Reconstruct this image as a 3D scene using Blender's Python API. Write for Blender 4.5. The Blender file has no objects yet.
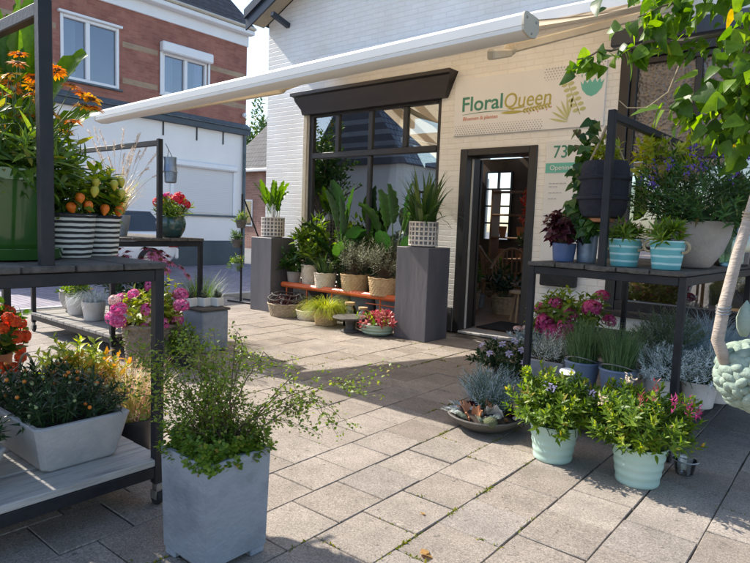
import bpy, bmesh, math, random
import numpy as np
from mathutils import Vector, Matrix, Euler
D = bpy.data
S = bpy.context.scene
C = S.collection
PI = math.pi
# ------------------------------------------------------------------ camera, sky, sun
cam_d = D.cameras.new('camera'); cam = D.objects.new('camera', cam_d); C.objects.link(cam)
cam_d.sensor_fit = 'HORIZONTAL'; cam_d.angle = 2*math.atan(375/598.45)
cam_d.clip_start = 0.05; cam_d.clip_end = 2000
yaw, pit, rol = math.radians(39.2145), math.radians(5.307), math.radians(2.1395)
fw = Vector((-math.sin(yaw)*math.cos(pit), math.cos(yaw)*math.cos(pit), -math.sin(pit)))
rt = Vector((math.cos(yaw), math.sin(yaw), 0)); up = rt.cross(fw)
r2 = rt*math.cos(rol)+up*math.sin(rol); u2 = up*math.cos(rol)-rt*math.sin(rol)
cam.matrix_world = Matrix(((r2.x, u2.x, -fw.x, 0), (r2.y, u2.y, -fw.y, 0), (r2.z, u2.z, -fw.z, 1.27), (0, 0, 0, 1)))
S.camera = cam
SUN = Vector((1.05, 0.13, -1.0)).normalized()
W = D.worlds.new('World'); S.world = W; W.use_nodes = True
nt = W.node_tree; bg = nt.nodes['Background']
sky = nt.nodes.new('ShaderNodeTexSky'); sky.sky_type = 'NISHITA'; sky.sun_disc = False
sky.sun_elevation = math.asin(-SUN.z); sky.sun_rotation = math.atan2(-SUN.x, -SUN.y) % (2*PI)
sky.air_density = 1.0; sky.dust_density = 1.2; sky.ozone_density = 1.0
nt.links.new(sky.outputs[0], bg.inputs[0]); bg.inputs[1].default_value = 0.15
sl = D.lights.new('sun', 'SUN'); sl.energy = 4.2; sl.angle = math.radians(0.55); sl.color = (1, 0.93, 0.82)
so = D.objects.new('sun', sl); C.objects.link(so); so.location = (-20, -10, 30)
so.rotation_euler = SUN.to_track_quat('-Z', 'Y').to_euler()
S.view_settings.view_transform = 'Standard'; S.view_settings.look = 'None'
S.view_settings.exposure = 1.04; S.view_settings.gamma = 1; S.view_settings.use_curve_mapping = False

rng = np.random.default_rng(7)
random.seed(5)
# ------------------------------------------------------------------ materials
MATS = {}
def _new(name):
    m = D.materials.new(name); m.use_nodes = True
    n = m.node_tree.nodes; n.clear()
    o = n.new('ShaderNodeOutputMaterial'); p = n.new('ShaderNodeBsdfPrincipled')
    m.node_tree.links.new(p.outputs[0], o.inputs[0])
    MATS[name] = m
    return m, m.node_tree, p, o
def rgba(c): return (c[0], c[1], c[2], 1)
def ramp(t, pts):
    r = t.nodes.new('ShaderNodeValToRGB'); e = r.color_ramp.elements
    while len(e) < len(pts): e.new(0.5)
    for k, (p, c) in enumerate(pts): e[k].position = p; e[k].color = rgba(c)
    return r
def M(name, c1, c2=None, scale=6, rough=0.6, bump=0.0, bscale=None, metal=0, detail=5, stretch=None, spec=0.5, coat=0, c3=None, bdist=0.01):
    """noise-mottled surface"""
    m, t, p, o = _new(name)
    p.inputs['Roughness'].default_value = rough; p.inputs['Metallic'].default_value = metal
    p.inputs['Specular IOR Level'].default_value = spec; p.inputs['Coat Weight'].default_value = coat
    tc = t.nodes.new('ShaderNodeTexCoord'); mp = t.nodes.new('ShaderNodeMapping')
    t.links.new(tc.outputs['Object'], mp.inputs[0])
    if stretch: mp.inputs['Scale'].default_value = stretch
    if c2 is None: c2 = tuple(x*0.8 for x in c1)
    nz = t.nodes.new('ShaderNodeTexNoise'); nz.inputs['Scale'].default_value = scale; nz.inputs['Detail'].default_value = detail
    nz.inputs['Roughness'].default_value = 0.62
    t.links.new(mp.outputs[0], nz.inputs['Vector'])
    pts = [(0.32, c1), (0.68, c2)] if c3 is None else [(0.3, c1), (0.52, c2), (0.72, c3)]
    r = ramp(t, pts); t.links.new(nz.outputs['Fac'], r.inputs[0]); t.links.new(r.outputs[0], p.inputs['Base Color'])
    rr = t.nodes.new('ShaderNodeMapRange'); rr.inputs['To Min'].default_value = max(0.03, rough-0.12); rr.inputs['To Max'].default_value = min(1, rough+0.12)
    t.links.new(nz.outputs['Fac'], rr.inputs['Value']); t.links.new(rr.outputs[0], p.inputs['Roughness'])
    if bump:
        n2 = t.nodes.new('ShaderNodeTexNoise'); n2.inputs['Scale'].default_value = bscale or scale*4; n2.inputs['Detail'].default_value = 6
        t.links.new(mp.outputs[0], n2.inputs['Vector'])
        b = t.nodes.new('ShaderNodeBump'); b.inputs['Strength'].default_value = bump; b.inputs['Distance'].default_value = bdist
        t.links.new(n2.outputs['Fac'], b.inputs['Height']); t.links.new(b.outputs[0], p.inputs['Normal'])
    return m
def leafmat(name, dark, mid, light, rough=0.42, trans=0.35, tcol=None):
    m, t, p, o = _new(name)
    g = t.nodes.new('ShaderNodeNewGeometry')
    pts = [(0.0, dark), (0.5, mid), (0.97, light)]
    if trans >= 0.3 and mid[1] > mid[0]*1.2 and mid[1] > mid[2]*2.5: pts += [(0.988, (light[1]*1.1, light[1]*0.95, light[2])), (1.0, (light[1]*0.9, light[1]*0.6, light[2]))]
    r0 = ramp(t, pts)
    t.links.new(g.outputs['Random Per Island'], r0.inputs[0])
    tc = t.nodes.new('ShaderNodeTexCoord'); nz = t.nodes.new('ShaderNodeTexNoise'); nz.inputs['Scale'].default_value = 55; nz.inputs['Detail'].default_value = 4
    t.links.new(tc.outputs['Object'], nz.inputs['Vector']); nr = ramp(t, [(0.3, (0.72, 0.74, 0.7)), (0.68, (1.12, 1.1, 1.12))]); t.links.new(nz.outputs['Fac'], nr.inputs[0])
    r = t.nodes.new('ShaderNodeMix'); r.data_type = 'RGBA'; r.blend_type = 'MULTIPLY'; r.inputs[0].default_value = 1
    t.links.new(r0.outputs[0], r.inputs[6]); t.links.new(nr.outputs[0], r.inputs[7]); rc = r.outputs[2]
    bp = t.nodes.new('ShaderNodeBump'); bp.inputs['Strength'].default_value = 0.35; bp.inputs['Distance'].default_value = 0.003
    t.links.new(nz.outputs['Fac'], bp.inputs['Height']); t.links.new(bp.outputs[0], p.inputs['Normal'])
    t.links.new(rc, p.inputs['Base Color']); p.inputs['Roughness'].default_value = rough
    p.inputs['Specular IOR Level'].default_value = 0.35
    if trans:
        tr = t.nodes.new('ShaderNodeBsdfTranslucent'); mx = t.nodes.new('ShaderNodeMixShader'); mx.inputs[0].default_value = trans
        hs = t.nodes.new('ShaderNodeHueSaturation'); hs.inputs['Saturation'].default_value = 1.15; hs.inputs['Value'].default_value = 1.75
        hs.inputs['Hue'].default_value = 0.485
        t.links.new(rc, hs.inputs['Color']); t.links.new(hs.outputs[0], tr.inputs[0])
        t.links.new(p.outputs[0], mx.inputs[1]); t.links.new(tr.outputs[0], mx.inputs[2]); t.links.new(mx.outputs[0], o.inputs[0])
    return m
def brickmat(name, c1, c2, mortar, axes, bw, bh, ms, rough=0.85, bump=0.5, bdist=0.01, stain=None, squash=0.5, soft=0.25, nscale=1.6, paint=False):
    """brick pattern in the plane named by axes, e.g. 'XZ'"""
    m, t, p, o = _new(name)
    tc = t.nodes.new('ShaderNodeTexCoord'); sp = t.nodes.new('ShaderNodeSeparateXYZ'); cb = t.nodes.new('ShaderNodeCombineXYZ')
    t.links.new(tc.outputs['Object'], sp.inputs[0])
    t.links.new(sp.outputs[axes[0]], cb.inputs[0]); t.links.new(sp.outputs[axes[1]], cb.inputs[1])
    wn = t.nodes.new('ShaderNodeTexNoise'); wn.inputs['Scale'].default_value = 9; wn.inputs['Detail'].default_value = 3
    t.links.new(tc.outputs['Object'], wn.inputs['Vector'])
    wa = t.nodes.new('ShaderNodeVectorMath'); wa.operation = 'MULTIPLY_ADD'
    wa.inputs[1].default_value = (0.012,)*3; t.links.new(wn.outputs['Color'], wa.inputs[0]); t.links.new(cb.outputs[0], wa.inputs[2])
    br = t.nodes.new('ShaderNodeTexBrick'); br.inputs['Scale'].default_value = 1
    br.inputs['Brick Width'].default_value = bw; br.inputs['Row Height'].default_value = bh
    br.inputs['Mortar Size'].default_value = ms; br.inputs['Mortar Smooth'].default_value = soft
    br.inputs['Color1'].default_value = rgba(c1); br.inputs['Color2'].default_value = rgba(c2); br.inputs['Mortar'].default_value = rgba(mortar)
    t.links.new(wa.outputs[0], br.inputs['Vector'])
    nz = t.nodes.new('ShaderNodeTexNoise'); nz.inputs['Scale'].default_value = nscale; nz.inputs['Detail'].default_value = 8; nz.inputs['Roughness'].default_value = 0.65
    t.links.new(tc.outputs['Object'], nz.inputs['Vector'])
    mx = t.nodes.new('ShaderNodeMix'); mx.data_type = 'RGBA'; mx.blend_type = 'MULTIPLY'; mx.inputs[0].default_value = 1
    rr = ramp(t, [(0.3, stain or (0.75, 0.75, 0.75)), (0.62, (1, 1, 1))])
    t.links.new(nz.outputs['Fac'], rr.inputs[0]); t.links.new(br.outputs['Color'], mx.inputs[6]); t.links.new(rr.outputs[0], mx.inputs[7])
    t.links.new(mx.outputs[2], p.inputs['Base Color']); p.inputs['Roughness'].default_value = rough
    inv = t.nodes.new('ShaderNodeMath'); inv.operation = 'MULTIPLY_ADD'; inv.inputs[1].default_value = -1; inv.inputs[2].default_value = 1
    t.links.new(br.outputs['Fac'], inv.inputs[0])
    n3 = t.nodes.new('ShaderNodeTexNoise'); n3.inputs['Scale'].default_value = 38; n3.inputs['Detail'].default_value = 5
    t.links.new(tc.outputs['Object'], n3.inputs['Vector'])
    ad = t.nodes.new('ShaderNodeMath'); ad.operation = 'MULTIPLY_ADD'; ad.inputs[1].default_value = 0.45
    t.links.new(n3.outputs['Fac'], ad.inputs[0]); t.links.new(inv.outputs[0], ad.inputs[2])
    b = t.nodes.new('ShaderNodeBump'); b.inputs['Strength'].default_value = bump; b.inputs['Distance'].default_value = bdist
    t.links.new(ad.outputs[0], b.inputs['Height']); t.links.new(b.outputs[0], p.inputs['Normal'])
    return m
def dull(name, v):
    [n for n in MATS[name].node_tree.nodes if n.type == 'BSDF_PRINCIPLED'][0].inputs['Specular IOR Level'].default_value = v
def glassmat(name, tint, refl=0.12, rough=0.0, dark=0.9):
    m, t, p, o = _new(name); t.nodes.remove(p)
    tr = t.nodes.new('ShaderNodeBsdfTransparent'); tr.inputs[0].default_value = rgba(tint)
    gl = t.nodes.new('ShaderNodeBsdfGlossy'); gl.inputs['Roughness'].default_value = rough; gl.inputs[0].default_value = (0.95, 0.97, 1, 1)
    fr = t.nodes.new('ShaderNodeFresnel'); fr.inputs[0].default_value = 1.6
    ma = t.nodes.new('ShaderNodeMath'); ma.operation = 'MULTIPLY_ADD'; ma.use_clamp = True; ma.inputs[1].default_value = 1.2; ma.inputs[2].default_value = refl
    mx = t.nodes.new('ShaderNodeMixShader')
    t.links.new(fr.outputs[0], ma.inputs[0]); t.links.new(ma.outputs[0], mx.inputs[0])
    t.links.new(tr.outputs[0], mx.inputs[1]); t.links.new(gl.outputs[0], mx.inputs[2]); t.links.new(mx.outputs[0], o.inputs[0])
    return m
def stripemat(name, ca, cb_, axis, width, rough=0.7, duty=0.5, trans=0.0, bump=0.0, soft=0.02, nscale=20):
    """bands of two colours along one local axis"""
    m, t, p, o = _new(name)
    tc = t.nodes.new('ShaderNodeTexCoord'); sp = t.nodes.new('ShaderNodeSeparateXYZ'); t.links.new(tc.outputs['Object'], sp.inputs[0])
    dv = t.nodes.new('ShaderNodeMath'); dv.operation = 'DIVIDE'; dv.inputs[1].default_value = width
    t.links.new(sp.outputs[axis], dv.inputs[0])
    nz = t.nodes.new('ShaderNodeTexNoise'); nz.inputs['Scale'].default_value = nscale; t.links.new(tc.outputs['Object'], nz.inputs['Vector'])
    ad = t.nodes.new('ShaderNodeMath'); ad.operation = 'MULTIPLY_ADD'; ad.inputs[1].default_value = soft*4
    t.links.new(nz.outputs['Fac'], ad.inputs[0]); t.links.new(dv.outputs[0], ad.inputs[2])
    frc = t.nodes.new('ShaderNodeMath'); frc.operation = 'FRACT'; t.links.new(ad.outputs[0], frc.inputs[0])
    r = ramp(t, [(max(0, duty-soft), ca), (duty+soft, cb_)])
    t.links.new(frc.outputs[0], r.inputs[0]); t.links.new(r.outputs[0], p.inputs['Base Color']); p.inputs['Roughness'].default_value = rough
    if trans:
        tr = t.nodes.new('ShaderNodeBsdfTranslucent'); mx = t.nodes.new('ShaderNodeMixShader'); mx.inputs[0].default_value = trans
        t.links.new(r.outputs[0], tr.inputs[0]); t.links.new(p.outputs[0], mx.inputs[1]); t.links.new(tr.outputs[0], mx.inputs[2]); t.links.new(mx.outputs[0], o.inputs[0])
    if bump:
        b = t.nodes.new('ShaderNodeBump'); b.inputs['Strength'].default_value = bump; b.inputs['Distance'].default_value = 0.006
        t.links.new(frc.outputs[0], b.inputs['Height']); t.links.new(b.outputs[0], p.inputs['Normal'])
    return m
# ------------------------------------------------------------------ mesh tools
class MB:
    def __init__(s): s.v = []; s.f = []; s.m = []
    def add(s, vs, fs, mi=0):
        o = len(s.v); s.v.extend([tuple(x) for x in vs]); s.f.extend([tuple(i+o for i in f) for f in fs]); s.m.extend([mi]*len(fs))
    def quad(s, a, b, c, d, mi=0): s.add([a, b, c, d], [(0, 1, 2, 3)], mi)
    def box(s, x0, x1, y0, y1, z0, z1, b=0.0, mi=0, mat=None):
        cx, cy, cz = (x0+x1)/2, (y0+y1)/2, (z0+z1)/2; h = (abs(x1-x0)/2, abs(y1-y0)/2, abs(z1-z0)/2)
        if b <= 0:
            vs = [(cx+i*h[0], cy+j*h[1], cz+k*h[2]) for i in (-1, 1) for j in (-1, 1) for k in (-1, 1)]
            fs = [(0, 1, 3, 2), (4, 6, 7, 5), (0, 4, 5, 1), (2, 3, 7, 6), (0, 2, 6, 4), (1, 5, 7, 3)]
        else:
            b = min(b, min(h)*0.9); idx = {}; vs = []
            for i in (-1, 1):
                for j in (-1, 1):
                    for k in (-1, 1):
                        for a in range(3):
                            e = [h[q]-(0 if q == a else b) for q in range(3)]
                            idx[(i, j, k, a)] = len(vs); vs.append((cx+i*e[0], cy+j*e[1], cz+k*e[2]))
            fs = []; sg = (-1, 1)
            def key(a, sa, b_, sb, c, sc, ax):
                q = [0, 0, 0]; q[a] = sa; q[b_] = sb; q[c] = sc; return idx[(q[0], q[1], q[2], ax)]
            for a in range(3):
                b_, c = (a+1) % 3, (a+2) % 3
                for sa in sg:
                    f = [key(a, sa, b_, -1, c, -1, a), key(a, sa, b_, 1, c, -1, a), key(a, sa, b_, 1, c, 1, a), key(a, sa, b_, -1, c, 1, a)]
                    fs.append(f if sa > 0 else f[::-1])
                for sa in sg:
                    for sb in sg:
                        f = [key(a, sa, b_, sb, c, -1, a), key(a, sa, b_, sb, c, -1, b_), key(a, sa, b_, sb, c, 1, b_), key(a, sa, b_, sb, c, 1, a)]
                        fs.append(f if sa*sb > 0 else f[::-1])
            for i in sg:
                for j in sg:
                    for k in sg:
                        f = [idx[(i, j, k, 0)], idx[(i, j, k, 1)], idx[(i, j, k, 2)]]
                        fs.append(f if i*j*k > 0 else f[::-1])
        if mat is not None: vs = [tuple(mat @ Vector(v)) for v in vs]
        s.add(vs, fs, mi)
    def bar(s, a, b, w, h=None, bev=0.004, mi=0, roll=0.0):
        a = Vector(a); b = Vector(b); h = h or w; d = b-a; L = d.length
        q = d.to_track_quat('Y', 'Z').to_matrix().to_4x4()
        s.box(-w/2, w/2, 0, L, -h/2, h/2, bev, mi, Matrix.Translation(a) @ q @ Matrix.Rotation(roll, 4, 'Y'))
    def tube(s, pts, r0, r1=None, n=8, cap=True, mi=0):
        pts = [Vector(p) for p in pts]; k = len(pts); r1 = r0 if r1 is None else r1
        rs = r0 if isinstance(r0, (list, tuple)) else [r0+(r1-r0)*i/(k-1) for i in range(k)]
        vs = []; prev = None
        for i, p in enumerate(pts):
            d = (pts[min(i+1, k-1)]-pts[max(i-1, 0)]).normalized()
            if prev is None:
                x = d.orthogonal().normalized()
            else:
                x = (prev-d*prev.dot(d)).normalized()
            prev = x; y = d.cross(x)
            for j in range(n):
                a = 2*PI*j/n; vs.append(p+(x*math.cos(a)+y*math.sin(a))*rs[i])
        fs = [(i*n+j, i*n+(j+1) % n, (i+1)*n+(j+1) % n, (i+1)*n+j) for i in range(k-1) for j in range(n)]
        if cap: fs += [tuple(range(n))[::-1], tuple((k-1)*n+j for j in range(n))]
        s.add(vs, fs, mi)
    def lathe(s, prof, n=32, c=(0, 0, 0), mi=0, wob=0.0, sx=1, sy=1):
        vs = []; fs = []; k = len(prof); ph = random.random()*6
        for i, (r, z) in enumerate(prof):
            for j in range(n):
                a = 2*PI*j/n; q = r*(1+wob*math.sin(3*a+ph+i*0.7))
                vs.append((c[0]+q*math.cos(a)*sx, c[1]+q*math.sin(a)*sy, c[2]+z))
        for i in range(k-1):
            for j in range(n):
                fs.append((i*n+j, i*n+(j+1) % n, (i+1)*n+(j+1) % n, (i+1)*n+j))
        if prof[0][0] > 1e-5: fs.append(tuple(range(n))[::-1])
        if prof[-1][0] > 1e-5: fs.append(tuple((k-1)*n+j for j in range(n)))
        s.add(vs, fs, mi)
    def sphere(s, c, r, n=10, m=7, mi=0, sq=(1, 1, 1)):
        vs = []; fs = []
        for i in range(m+1):
            t = PI*i/m
            for j in range(n):
                a = 2*PI*j/n
                vs.append((c[0]+r*sq[0]*math.sin(t)*math.cos(a), c[1]+r*sq[1]*math.sin(t)*math.sin(a), c[2]+r*sq[2]*math.cos(t)))
        for i in range(m):
            for j in range(n):
                fs.append((i*n+j, (i+1)*n+j, (i+1)*n+(j+1) % n, i*n+(j+1) % n))
        s.add(vs, fs, mi)
    def poly(s, pts, depth, axis_mat=None, mi=0):
        """flat outline in local XY extruded along Z by depth"""
        n = len(pts); vs = [(p[0], p[1], 0) for p in pts]+[(p[0], p[1], depth) for p in pts]
        fs = [tuple(range(n))[::-1], tuple(range(n, 2*n))]+[(i, (i+1) % n, (i+1) % n+n, i+n) for i in range(n)]
        if axis_mat is not None: vs = [tuple(axis_mat @ Vector(v)) for v in vs]
        s.add(vs, fs, mi)
    def mesh(s, name, mats, recalc=True, ang=35):
        me = D.meshes.new(name); me.from_pydata(s.v, [], s.f)
        if not isinstance(mats, (list, tuple)): mats = [mats]
        for m in mats: me.materials.append(m)
        if len(mats) > 1: me.polygons.foreach_set('material_index', s.m)
        if recalc:
            b = bmesh.new(); b.from_mesh(me); bmesh.ops.recalc_face_normals(b, faces=b.faces); b.to_mesh(me); b.free()
        me.polygons.foreach_set('use_smooth', [True]*len(me.polygons))
        me.set_sharp_from_angle(angle=math.radians(ang)); me.update()
        return me
def link(o):
    C.objects.link(o); return o
def thing(name, label, cat, loc=(0, 0, 0), rz=0, group=None):
    o = D.objects.new(name, None); o.empty_display_size = 0.1; link(o); o.location = loc; o.rotation_euler = (0, 0, rz)
    o['label'] = label; o['category'] = cat
    if group: o['group'] = group
    return o
def part(name, mb, mats, parent, loc=None, rot=None, ang=35, label=None, recalc=True):
    me = mb if isinstance(mb, bpy.types.Mesh) else mb.mesh(name, mats, recalc, ang)
    o = D.objects.new(name, me); link(o); o.parent = parent
    if loc is not None: o.location = loc
    if rot is not None: o.rotation_euler = rot
    if label: o['label'] = label
    return o
def single(name, mb, mats, label, cat, loc=(0, 0, 0), rz=0, group=None, ang=35):
    o = part(name, mb, mats, None, loc, (0, 0, rz), ang); o['label'] = label; o['category'] = cat
    if group: o['group'] = group
    return o
def struct(name, mb, mats, kind='structure', label=None, ang=35):
    o = part(name, mb, mats, None, ang=ang); o['kind'] = kind
    if label: o['label'] = label
    return o
def copy_tree(src, loc, rz, label):
    c = src.copy(); C.objects.link(c); c.location = loc; c.rotation_euler = (0, 0, rz); c['label'] = label
    def rec(a, b):
        for ch in a.children:
            d = ch.copy(); C.objects.link(d); d.parent = b; rec(ch, d)
    rec(src, c)
    return c
# ------------------------------------------------------------------ leaves
def leafT(w=0.3, n=3, fold=0.12, droop=0.15, prof='oval'):
    """unit leaf along +Y, blade faces +Z"""
    vs = [(0, 0, 0)]; fs = []
    for i in range(1, n):
        t = i/n
        if prof == 'oval': ww = math.sin(PI*t**0.8)
        elif prof == 'lance': ww = math.sin(PI*t**0.6)**0.8
        elif prof == 'spoon': ww = math.sin(PI*t**1.5)
        elif prof == 'heart': ww = math.sin(PI*t**0.5)**0.7*(1-t*0.25)
        elif prof == 'lobed': ww = (math.sin(PI*t**0.55)**0.75)*(1+0.22*math.cos(t*4*PI))
        else: ww = 1
        z = -droop*t*t
        vs += [(-w*ww/2, t-0.03*ww, z+fold*ww*w), (0, t, z), (w*ww/2, t-0.03*ww, z+fold*ww*w)]
    vs.append((0, 1, -droop))
    fs.append((0, 2, 1)); fs.append((0, 3, 2))
    for i in range(n-2):
        a = 1+3*i; b = a+3
        fs += [(a, a+1, b+1, b), (a+1, a+2, b+2, b+1)]
    a = 1+3*(n-2); e = len(vs)-1
    fs += [(a, a+1, e), (a+1, a+2, e)]
    return np.array(vs, float), fs
def nrm(a):
    return a/np.maximum(np.linalg.norm(a, axis=-1, keepdims=True), 1e-9)
def leaf_mesh(name, T, P, Dr, N, Sc, mat):
    tv, tf = T; n = len(P); k = len(tv)
    y = nrm(np.asarray(Dr, float)); x = nrm(np.cross(y, np.asarray(N, float))); z = np.cross(x, y)
    Sc = np.asarray(Sc, float).reshape(n, 1, 1)
    v = np.asarray(P, float)[:, None, :]+Sc*(tv[None, :, 0:1]*x[:, None, :]+tv[None, :, 1:2]*y[:, None, :]+tv[None, :, 2:3]*z[:, None, :])
    v = v.reshape(-1, 3)
    lt = np.array([len(f) for f in tf]); li = np.concatenate([np.array(f) for f in tf])
    loops = (li[None, :]+(np.arange(n)*k)[:, None]).reshape(-1); tot = np.tile(lt, n)
    me = D.meshes.new(name); me.vertices.add(len(v)); me.vertices.foreach_set('co', v.reshape(-1))
    me.loops.add(len(loops)); me.loops.foreach_set('vertex_index', loops.astype(np.int32))
    me.polygons.add(len(tot)); st = np.concatenate([[0], np.cumsum(tot)[:-1]])
    me.polygons.foreach_set('loop_start', st.astype(np.int32)); me.polygons.foreach_set('loop_total', tot.astype(np.int32))
    me.polygons.foreach_set('use_smooth', np.ones(len(tot), bool))
    me.materials.append(mat); me.update(calc_edges=True); me.validate()
    return me
def rnd_dir(n, zmin=-1):
    z = rng.uniform(zmin, 1, n); a = rng.uniform(0, 2*PI, n); r = np.sqrt(1-z*z)
    return np.stack([r*np.cos(a), r*np.sin(a), z], 1)
def dome(n, R, c=(0, 0, 0), zmin=-0.25, inner=0.55, lump=0.12):
    u = rnd_dir(n, zmin); r = rng.uniform(inner, 1, n)**0.7
    a = np.arctan2(u[:, 1], u[:, 0]); r *= 1+lump*np.sin(a*3+u[:, 2]*5+rng.uniform(0, 6))+rng.normal(0, lump*0.5, n)
    return np.array(c)+u*r[:, None]*np.array(R)
def shoots(E, B, L, per, ls, a0=25, a1=75, upb=0.35, jit=0.15):
    """leaves arranged round each shoot tip E growing away from B"""
    E = np.asarray(E, float); B = np.asarray(B, float); n = len(E)
    d = nrm(nrm(E-B)+np.array([0, 0, upb])+rng.normal(0, jit, (n, 3)))
    j = np.arange(per)/max(per-1, 1)
    az = (np.arange(per)*2.399)[None, :]+rng.uniform(0, 6.28, (n, 1))
    x = nrm(np.cross(d, rng.normal(0, 1, (n, 3)))); y = np.cross(d, x)
    rad = x[:, None, :]*np.cos(az)[..., None]+y[:, None, :]*np.sin(az)[..., None]
    ang = np.radians(a0+(a1-a0)*j)[None, :]+rng.normal(0, 0.12, (n, per))
    ld = d[:, None, :]*np.cos(ang)[..., None]+rad*np.sin(ang)[..., None]
    P = E[:, None, :]-d[:, None, :]*(L*j)[None, :, None]
    N = d[:, None, :]*np.sin(ang)[..., None]-rad*np.cos(ang)[..., None]
    sc = ls*(0.6+0.4*np.minimum(1, j*3+0.2))[None, :]*rng.uniform(0.75, 1.25, (n, per))
    return P.reshape(-1, 3), ld.reshape(-1, 3), N.reshape(-1, 3), sc.reshape(-1), d
def stems(E, B, r=0.0025, n=4, sag=0.15, k=4):
    mb = MB()
    for e, b in zip(E, B):
        e = Vector(e); b = Vector(b); mid = (e+b)/2+Vector((0, 0, sag*(e-b).length*0.4))
        pts = [b*(1-t)**2+mid*2*t*(1-t)+e*t*t for t in [i/k for i in range(k+1)]]
        mb.tube(pts, r, r*0.6, n, cap=False)
    return mb
def blades(n, c, r0, L, spread, w, bend=0.5, K=5, lvar=0.35):
    """grass: returns a mesh-ready MB-free (verts, faces)"""
    az = rng.uniform(0, 2*PI, n); rr = r0*np.sqrt(rng.uniform(0, 1, n)); az2 = az+rng.normal(0, 0.5, n)
    base = np.stack([c[0]+rr*np.cos(az), c[1]+rr*np.sin(az), np.full(n, c[2])], 1)
    tilt = np.abs(rng.normal(0, 1, n))*spread*0.6+spread*0.5*rr/max(r0, 1e-6)
    out = np.stack([np.cos(az2), np.sin(az2), np.zeros(n)], 1)
    ll = L*rng.uniform(1-lvar, 1+lvar*0.4, n)
    side = np.stack([-np.sin(az2), np.cos(az2), np.zeros(n)], 1)
    V = []
    bt = rng.uniform(0.5, 1.3, n)
    for k in range(K):
        t = k/(K-1); th = np.minimum(tilt+bend*t*t*bt, 1.65)
        p = base+(out*np.sin(th)[:, None]+np.array([0, 0, 1])*np.cos(th)[:, None])*(ll*t)[:, None]
        wk = w*(1-t**1.6)+w*0.06
        V += [p-side*wk/2, p+side*wk/2]
    V = np.stack(V, 1)
    f = [(2*k, 2*k+1, 2*k+3, 2*k+2) for k in range(K-1)]
    return V, f
def blade_mesh(name, V, f, mat):
    n, k, _ = V.shape; v = V.reshape(-1, 3)
    li = np.array(f).reshape(-1); loops = (li[None, :]+(np.arange(n)*k)[:, None]).reshape(-1)
    me = D.meshes.new(name); me.vertices.add(len(v)); me.vertices.foreach_set('co', v.reshape(-1))
    me.loops.add(len(loops)); me.loops.foreach_set('vertex_index', loops.astype(np.int32))
    m = n*len(f); me.polygons.add(m); me.polygons.foreach_set('loop_start', (np.arange(m)*4).astype(np.int32)); me.polygons.foreach_set('loop_total', np.full(m, 4, np.int32))
    me.polygons.foreach_set('use_smooth', np.ones(m, bool)); me.materials.append(mat); me.update(calc_edges=True); me.validate()
    return me
OVAL = leafT(0.42, 4, 0.15, 0.18); LANCE = leafT(0.22, 4, 0.15, 0.2, 'lance'); NARROW = leafT(0.12, 3, 0.1, 0.2, 'lance')
ROUND = leafT(0.8, 4, 0.1, 0.12); SPOON = leafT(0.45, 4, 0.2, 0.1, 'spoon'); HEART = leafT(0.78, 9, 0.08, 0.26, 'heart'); LOBED = leafT(0.9, 7, 0.16, 0.28, 'lobed')
PETAL = leafT(0.5, 4, 0.1, 0.1, 'spoon'); SLIM = leafT(0.3, 4, 0.1, 0.3, 'spoon')
def foliage(parent, mat, T, E, B, L=0.06, per=10, ls=0.05, name='foliage', stem=None, **k):
    P, d, N, s, ax = shoots(E, B, L, per, ls, **k)
    o = part(name, leaf_mesh(name, T, P, d, N, s, mat), None, parent)
    if stem: part('stem', stems(E, B), stem, parent)
    return ax
def basepts(E, c, r=0.03):
    return np.array(c)+rng.normal(0, r, (len(E), 3))*np.array([1, 1, 0])
# flower heads -----------------------------------------------------
def ball_head_mesh(name, r, mat, nfl=70, ps=0.3):
    u = rnd_dir(nfl, -0.6); P = []; Dd = []; N = []
    for q in u:
        a = Vector(q); x = a.orthogonal().normalized(); y = a.cross(x); o = rng.uniform(0, 6)
        rr = r*rng.uniform(0.86, 1.04)
        for k in range(4):
            t = o+k*PI/2; dd = x*math.cos(t)+y*math.sin(t)
            P.append(a*rr); Dd.append(dd+a*0.12); N.append(a)
    return leaf_mesh(name, ROUND, np.array([tuple(p) for p in P]), np.array([tuple(p) for p in Dd]), np.array([tuple(p) for p in N]), np.full(len(P), r*ps), mat)
def daisy(parent, pos, nrmv, r, pm, cm, n=16, name='flower', T=SLIM, cz=0.28):
    a = Vector(nrmv).normalized(); x = a.orthogonal().normalized(); y = a.cross(x)
    P, Dd, N, s = [], [], [], []
    for ring, (sc, el) in enumerate(((1, 0.05), (0.75, 0.35))):
        for k in range(n if ring == 0 else n*2//3):
            t = 2*PI*k/(n if ring == 0 else n*2//3)+rng.normal(0, 0.08)+ring*0.2
            d = x*math.cos(t)+y*math.sin(t)
            P.append(tuple(d*r*0.12)); Dd.append(tuple(d+a*(el+rng.normal(0, 0.1)))); N.append(tuple(a)); s.append(r*sc*rng.uniform(0.85, 1.1))
    o = part(name, leaf_mesh(name, T, np.array(P), np.array(Dd), np.array(N), np.array(s), pm), None, parent, pos)
    mb = MB(); mb.sphere((0, 0, 0), r*cz, 8, 6, sq=(1, 1, 0.6))
    part('flower_center', mb, cm, o, rot=a.to_track_quat('Z', 'Y').to_euler())
    return o
def pot_prof(rt_, rb, h, th=0.012, lip=0.0, liph=0.02, fill=0.85):
    p = [(rb*0.96, 0), (rb, 0.006)]
    n = 6
    for i in range(1, n+1):
        t = i/n; p.append((rb+(rt_-rb)*t, 0.006+(h-liph-0.006)*t))
    if lip: p += [(rt_+lip, h-liph+0.002), (rt_+lip, h-0.004), (rt_+lip*0.5, h)]
    else: p += [(rt_, h-0.004), (rt_-0.003, h)]
    p += [(rt_-th, h), (rt_-th, h-0.01), (rt_-th*1.2, h*fill)]
    return p
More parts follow.
